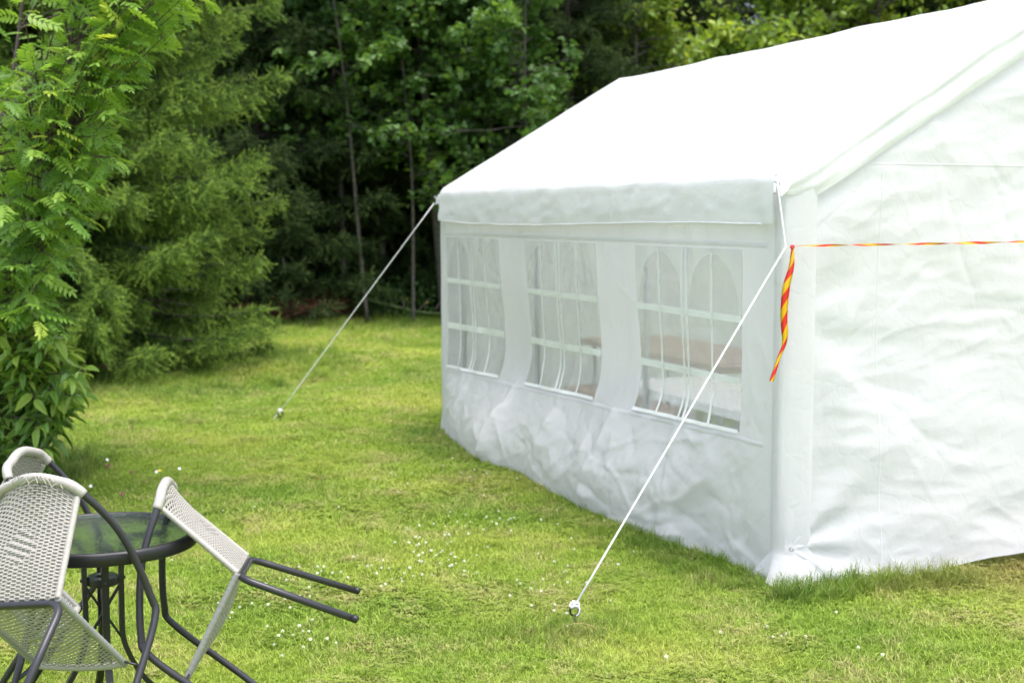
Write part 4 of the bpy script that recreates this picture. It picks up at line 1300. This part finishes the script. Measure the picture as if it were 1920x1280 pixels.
# ------------------------------------------------------------------ grass
LIB = bpy.data.collections.new('tuft_library')
def tuft(name, nb, hmin, hmax, wd, spread, lean, mat, seed, leaves=0):
    r = np.random.default_rng(seed)
    V, F, T = [], [], []
    for b in range(nb):
        x, y = r.normal(size=2) * spread
        az = r.uniform(0, 2 * pi); h = r.uniform(hmin, hmax); ln = abs(r.normal()) * lean * h
        d = np.array([cos(az), sin(az)]); s = np.array([-sin(az), cos(az)])
        k = len(V); tone = r.uniform(0, 1)
        for t, ww in ((0, 1), (.5, .85), (.85, .5)):
            c = np.array([x, y]) + d * ln * t * t
            for q in (-1, 1):
                p = c + s * q * ww * wd / 2; V.append((p[0], p[1], h * t * (1 - .15 * t))); T.append(tone)
        c = np.array([x, y]) + d * ln; V.append((c[0], c[1], h * .86)); T.append(tone)
        F += [[k, k + 1, k + 3], [k, k + 3, k + 2], [k + 2, k + 3, k + 5], [k + 2, k + 5, k + 4], [k + 4, k + 5, k + 6]]
    for l in range(leaves):                             # clover leaves: three rounded leaflets
        x, y = r.normal(size=2) * spread * 1.1; h = r.uniform(hmin * .5, hmax * .7); tone = r.uniform(.0, .5)
        for j in range(3):
            a = 2.09 * j + r.uniform(0, .4); k = len(V)
            for rr, da in ((0, 0), (.008, -.55), (.011, 0), (.008, .55)):
                V.append((x + rr * cos(a + da), y + rr * sin(a + da), h + .002 * rr / .011)); T.append(tone)
            F += [[k, k + 1, k + 2], [k, k + 2, k + 3]]
    me = mesh_np(name, V, F, mat, False, T)
    o = bpy.data.objects.new(name, me); LIB.objects.link(o)
    return o
def make_lib(specs):
    global LIB
    LIB = bpy.data.collections.new('tuft_library')
    for i, s in enumerate(specs): tuft('tuft', *s, seed=300 + i + len(bpy.data.collections) * 20)
    return LIB
def spread_tufts(name, P, sc, lib, nlib, label, tilt=.15, idx=None):
    me = bpy.data.meshes.new(name)
    n = len(P)
    me.vertices.add(n); me.vertices.foreach_set('co', np.asarray(P, np.float32).ravel())
    rot = np.c_[rng.normal(size=(n, 2)) * tilt, rng.uniform(0, 2 * pi, n)].astype(np.float32)
    a = me.attributes.new('rot', 'FLOAT_VECTOR', 'POINT'); a.data.foreach_set('vector', rot.ravel())
    a = me.attributes.new('scl', 'FLOAT', 'POINT'); a.data.foreach_set('value', np.asarray(sc, np.float32))
    a = me.attributes.new('idx', 'INT', 'POINT'); a.data.foreach_set('value', (rng.integers(0, nlib, n) if idx is None else idx).astype(np.int32))
    o = link(name, me)
    ng = bpy.data.node_groups.new(name, 'GeometryNodeTree')
    ng.interface.new_socket('Geometry', in_out='INPUT', socket_type='NodeSocketGeometry')
    ng.interface.new_socket('Geometry', in_out='OUTPUT', socket_type='NodeSocketGeometry')
    gi, go = ng.nodes.new('NodeGroupInput'), ng.nodes.new('NodeGroupOutput')
    ip = ng.nodes.new('GeometryNodeInstanceOnPoints'); ci = ng.nodes.new('GeometryNodeCollectionInfo')
    ci.inputs['Collection'].default_value = lib; ci.inputs['Separate Children'].default_value = True; ci.inputs['Reset Children'].default_value = True
    ip.inputs['Pick Instance'].default_value = True
    def na(nm, ty):
        x = ng.nodes.new('GeometryNodeInputNamedAttribute'); x.data_type = ty; x.inputs['Name'].default_value = nm
        return [s for s in x.outputs if s.enabled and s.name == 'Attribute'][0]
    ng.links.new(gi.outputs[0], ip.inputs['Points']); ng.links.new(ci.outputs[0], ip.inputs['Instance'])
    ng.links.new(na('rot', 'FLOAT_VECTOR'), ip.inputs['Rotation']); ng.links.new(na('scl', 'FLOAT'), ip.inputs['Scale']); ng.links.new(na('idx', 'INT'), ip.inputs['Instance Index'])
    ng.links.new(ip.outputs[0], go.inputs[0])
    md = o.modifiers.new('tufts', 'NODES'); md.node_group = ng
    tag(o, label, 'grass', kind='stuff')
    return o
def field(y0, y1, dens):
    out = []
    ya = np.linspace(y0, y1, 12)
    for a, b in zip(ya[:-1], ya[1:]):
        hw = b * .395 + .3
        n = int(2 * hw * (b - a) * dens)
        out.append(np.c_[rng.uniform(-hw, hw, n), rng.uniform(a, b, n)])
    return np.concatenate(out)
def tent_local(XY):
    d = XY - T0[:2]
    return d @ TS[:2], d @ TG[:2]
xy = np.concatenate([field(4.4, 7.0, 1100), field(7.0, 10.5, 620), field(10.5, 15, 330), field(15, 23, 170)])
u, g = tent_local(xy)
ins = (u > -.05) & (u < TL) & (g > 0) & (g < TW)
xy = xy[~ins | (rng.random(len(xy)) < .5)]
big = np.clip((xy[:, 1] - 5) / 14, 0, 1)
dens_n = noise2(xy[:, 0] * .7, xy[:, 1] * .7, 17)
sc = rng.uniform(.7, 1.2, len(xy)) * (1 + .7 * big) * (1 + .5 * dens_n)
lib = make_lib([(26, .012, .030, .0034, .026, 1.0, M_GRASS), (28, .010, .028, .0032, .030, 1.2, M_GRASS), (22, .014, .040, .0034, .024, .9, M_GRASS), (24, .012, .028, .0032, .028, 1.2, M_GRASS, ), (22, .010, .026, .0032, .030, 1.0, M_GRASS)])
for i in range(2): tuft('tuft', 18, .010, .026, .0032, .030, 1.1, M_GRASS, 500 + i, leaves=16)
cl = noise2(xy[:, 0] * 1.1, xy[:, 1] * 1.1, 23) + .6 * noise2(xy[:, 0] * 3.1, xy[:, 1] * 3.1, 24)
clover = rng.random(len(xy)) < np.clip((cl - .05) * 4, .05, .9)          # clover grows in patches
gi_ = np.where(clover, 5 + rng.integers(0, 2, len(xy)), rng.integers(0, 5, len(xy)))
spread_tufts('lawn_grass', np.c_[xy, gz(xy[:, 0], xy[:, 1])], sc, lib, 7, 'short mown grass of the sunny lawn', idx=gi_)
# longer grass: along the tent foot, under the spruce and at the forest edge
pts, scs = [], []
def strip(u0, u1, g0, g1, n, s):
    U = rng.uniform(u0, u1, n); G = rng.uniform(0, 1, n) ** 1.5 * (g1 - g0) + g0
    if g0 < 0 and abs(g0) < .5 and u1 > 1: G = G - side_out(U, np.full(n, .02))
    P = tw(U, G, 0 * U)[:, :2]; pts.append(P); scs.append(rng.uniform(.5, 1.1, n) * s)
strip(.0, 5.0, -.02, -.40, 700, .38)
strip(-.02, 1.3, -.02, -.30, 200, .55)
U = rng.uniform(-.36, -.06, 260); G = rng.uniform(-.15, .85, 260); pts.append(tw(U, G, 0 * U)[:, :2]); scs.append(rng.uniform(.35, .8, 260))
n = 1500; X = rng.uniform(-8.5, 1, n); Y = 21.6 + rng.normal(size=n) * .8; pts.append(np.c_[X, Y]); scs.append(rng.uniform(.5, 1.3, n))
n = 1300; a = rng.uniform(-1.9, .8, n); rr = rng.uniform(1.6, 3.3, n); pts.append(np.c_[sp_loc[0] + rr * np.cos(a), sp_loc[1] + rr * np.sin(a)]); scs.append(rng.uniform(.4, .9, n))
n = 300; X = rng.uniform(-3.4, -2.75, n); Y = rng.uniform(7.2, 9.5, n); pts.append(np.c_[X, Y]); scs.append(rng.uniform(.5, 1.1, n))
for (px, py, rx, ry, n, s) in ((480, 672, .45, .6, 120, 1.0), (1085, 1185, .18, .10, 90, .5), (1020, 1190, .12, .08, 60, .5), (220, 745, .5, .5, 60, .5), (400, 700, .5, .5, 60, .5)):
    c = on_ground(px, py); pts.append(c[:2] + rng.normal(size=(n, 2)) * [rx, ry]); scs.append(rng.uniform(.5, 1, n) * s)
P = np.concatenate(pts); sc = np.concatenate(scs)
lib2 = make_lib([(26, .07, .17, .0042, .035, .7, M_LONG), (22, .09, .20, .0045, .04, .6, M_LONG), (20, .06, .14, .004, .03, .9, M_LONG)])
tuft('tuft', 12, .05, .12, .004, .03, .9, M_LONG, 520, leaves=16)
spread_tufts('long_grass', np.c_[P, gz(P[:, 0], P[:, 1])], sc, lib2, 4, 'longer dark grass along the tent foot and the forest edge')

# leafy undergrowth at the forest edge
n = 11000
X = rng.uniform(-9, 3, n); Y = 22.2 + np.abs(rng.normal(size=n)) * .8
hh = rng.random(n) ** 1.5 * np.clip(.55 + 1.1 * noise2(X * .9, Y * .5, 2), .15, 1.2)
D = rng.normal(size=(n, 3)) + [0, -.3, .2]
V, F, tone = scatter(*LEAF5, frames(D), np.c_[X, Y, gz(X, Y) + .04 + hh], rng.uniform(.05, .11, n), np.clip(.35 + rng.normal(size=n) * .2, 0, 1))
ug = link('undergrowth', mesh_np('undergrowth', V, F, M_LEAFD, False, tone))
tag(ug, 'low leafy undergrowth along the dark forest edge', 'undergrowth', kind='stuff')

# ------------------------------------------------------------------ flowers
M_CLOV = simple('clover_white', (.72, .74, .60), .7, var=.15, scale=200)
M_PETAL = simple('white_petal', (.80, .80, .78), .6, var=.05)
M_RED = simple('clover_purple', (.36, .05, .16), .7, var=.2, scale=200)
M_YEL = simple('buttercup_yellow', (.75, .50, .02), .4, var=.1)
M_STEM = simple('flower_stem', (.08, .16, .03), .6, var=.2)
def head_mesh(name, r_, mat, h):
    m = MB()
    rr = np.random.default_rng(5)
    for i in range(26):                                # a ball of little florets
        z = 1 - 2 * (i + .5) / 26; a = i * 2.4; q = math.sqrt(1 - z * z)
        d = np.array([q * cos(a), q * sin(a), z * .9])
        s = np.cross(d, [0, 0, 1.]) if abs(d[2]) < .85 else np.array([1., 0, 0]); s /= np.linalg.norm(s)
        m.add([d * r_ * .35 - s * r_ * .22, d * r_ * .35 + s * r_ * .22, d * r_ * 1.05 + s * r_ * .14 + [0, 0, r_ * .15], d * r_ * 1.05 - s * r_ * .14 + [0, 0, r_ * .15]] + np.array([0, 0, h]), [[0, 1, 2, 3]])
    return m.mesh(name, mat, False)
def stem_mesh(h):
    m = MB(); m.tube([(0, 0, 0), (.003, 0, h * .5), (0, 0, h)], .0012, 4); return m.mesh('stem', M_STEM)
def daisy_mesh(h):
    m = MB()
    for i in range(14):
        a = i * 2 * pi / 14; d = np.array([cos(a), sin(a), .15]); s = np.array([-sin(a), cos(a), 0])
        m.add([d * .004 - s * .002, d * .004 + s * .002, d * .019 + s * .0032, d * .021, d * .019 - s * .0032] + np.array([0, 0, h]), [[0, 1, 2, 4], [2, 3, 4, 4]])
    return m.mesh('petals', M_PETAL, False)
def cup_mesh(h):
    m = MB()
    for i in range(5):
        a = i * 2 * pi / 5; d = np.array([cos(a), sin(a), 0]); s = np.array([-sin(a), cos(a), 0])
        m.add(np.array([d * .001, d * .008 - s * .007 + [0, 0, .004], d * .014 + [0, 0, .010], d * .008 + s * .007 + [0, 0, .004]]) + [0, 0, h], [[0, 1, 2, 3]])
    return m.mesh('petals', M_YEL, False)
SM = {h: stem_mesh(h) for h in (.055, .30, .16)}
HM = head_mesh('flower_head', .0085, M_CLOV, .055); HR = head_mesh('flower_head', .014, M_RED, .16)
DM = daisy_mesh(.30); YM = cup_mesh(.30)
def flower(name, p, head, hname, h, label, cat, group, s=1.0):
    o = empty(name, (p[0], p[1], float(gz(p[0], p[1])))); o.rotation_euler = (rng.normal() * .15, rng.normal() * .15, rng.uniform(0, 6.28)); o.scale = (s, s, s)
    tag(o, label, cat, group)
    link('stem', SM[h], o); link(hname, head, o)
    return o
clusters = [(820, 1012, 55, 22, 26), (900, 985, 60, 16, 14), (790, 1050, 45, 16, 18), (715, 1065, 30, 12, 8), (640, 1058, 30, 12, 5), (930, 968, 40, 8, 6), (1055, 1078, 25, 14, 8), (860, 1060, 60, 14, 8),
            (1120, 1020, 60, 35, 9), (1090, 1130, 60, 20, 6), (600, 1190, 40, 14, 8), (590, 1090, 40, 25, 10), (540, 1160, 40, 25, 9), (990, 1085, 40, 12, 4), (420, 1130, 60, 20, 8), (700, 890, 120, 30, 12), (300, 1000, 100, 40, 8),
            (1500, 1190, 120, 30, 10), (900, 890, 60, 20, 5)]
for cx, cy, sx, sy, n in clusters:
    for i in range(n):
        p = on_ground(cx + rng.normal() * sx, cy + rng.normal() * sy, .05)
        flower('white_clover', p, HM, 'flower_head', .055, 'small white clover head in the mown lawn', 'flower', 'white clover heads in the lawn', rng.uniform(.58, .92))
for px, py, lb in ((183, 797, 'white daisy beside the shrub, leftmost of the tall daisies'), (295, 815, 'larger white daisy of the pair left of centre in the lawn'), (320, 811, 'smaller white daisy just right of its twin'), (163, 838, 'low white daisy nearest the wicker chairs')):
    p = on_ground(px, py, .30)
    flower('tall_daisy', p, DM, 'petals', .30, lb, 'flower', 'white daisies by the shrub', .5).rotation_euler = (radians(55), radians(15), rng.uniform(-.6, .6))
for i, (px, py) in enumerate(((178, 688), (188, 693), (202, 694), (225, 689), (193, 698), (241, 797), (213, 862), (245, 880), (234, 920))):
    p = on_ground(px, py, .16)
    flower('red_clover', p, HR, 'flower_head', .16, 'purple clover head in the grass near the spruce' if i < 5 else 'dull purple clover head in the grass behind the chairs', 'flower', 'purple clover under the spruce' if i < 5 else 'purple clover behind the chairs', 1.3 if i < 5 else .9)
for i, (px, py) in enumerate(((311, 609), (321, 607), (302, 628), (767, 579), (786, 585), (512, 572), (490, 566), (303, 858))):
    p = on_ground(px, py, .30)
    flower('buttercup', p, YM, 'petals', .30, 'yellow buttercup among tall grass at the wood edge' if i < 7 else 'single yellow flower in the lawn behind the chairs', 'flower', 'buttercups at the wood edge' if i < 7 else None, 1.5 if i < 7 else .8)
ds = MB(); p0 = on_ground(1062, 1171, .03); p1 = on_ground(1113, 1175, .02)
ds.tube(smooth_path([p0, (p0 + p1) / 2 + [0, 0, .012], p1, p1 + [.03, -.05, -.02]], 5) - p0, .0014, 5)
dso = ds.build('dry_stem', simple('straw', (.45, .33, .15), .7)); dso.location = Vector(p0)
tag(dso, 'dry straw coloured stem lying beside the near tent peg', 'grass stem')
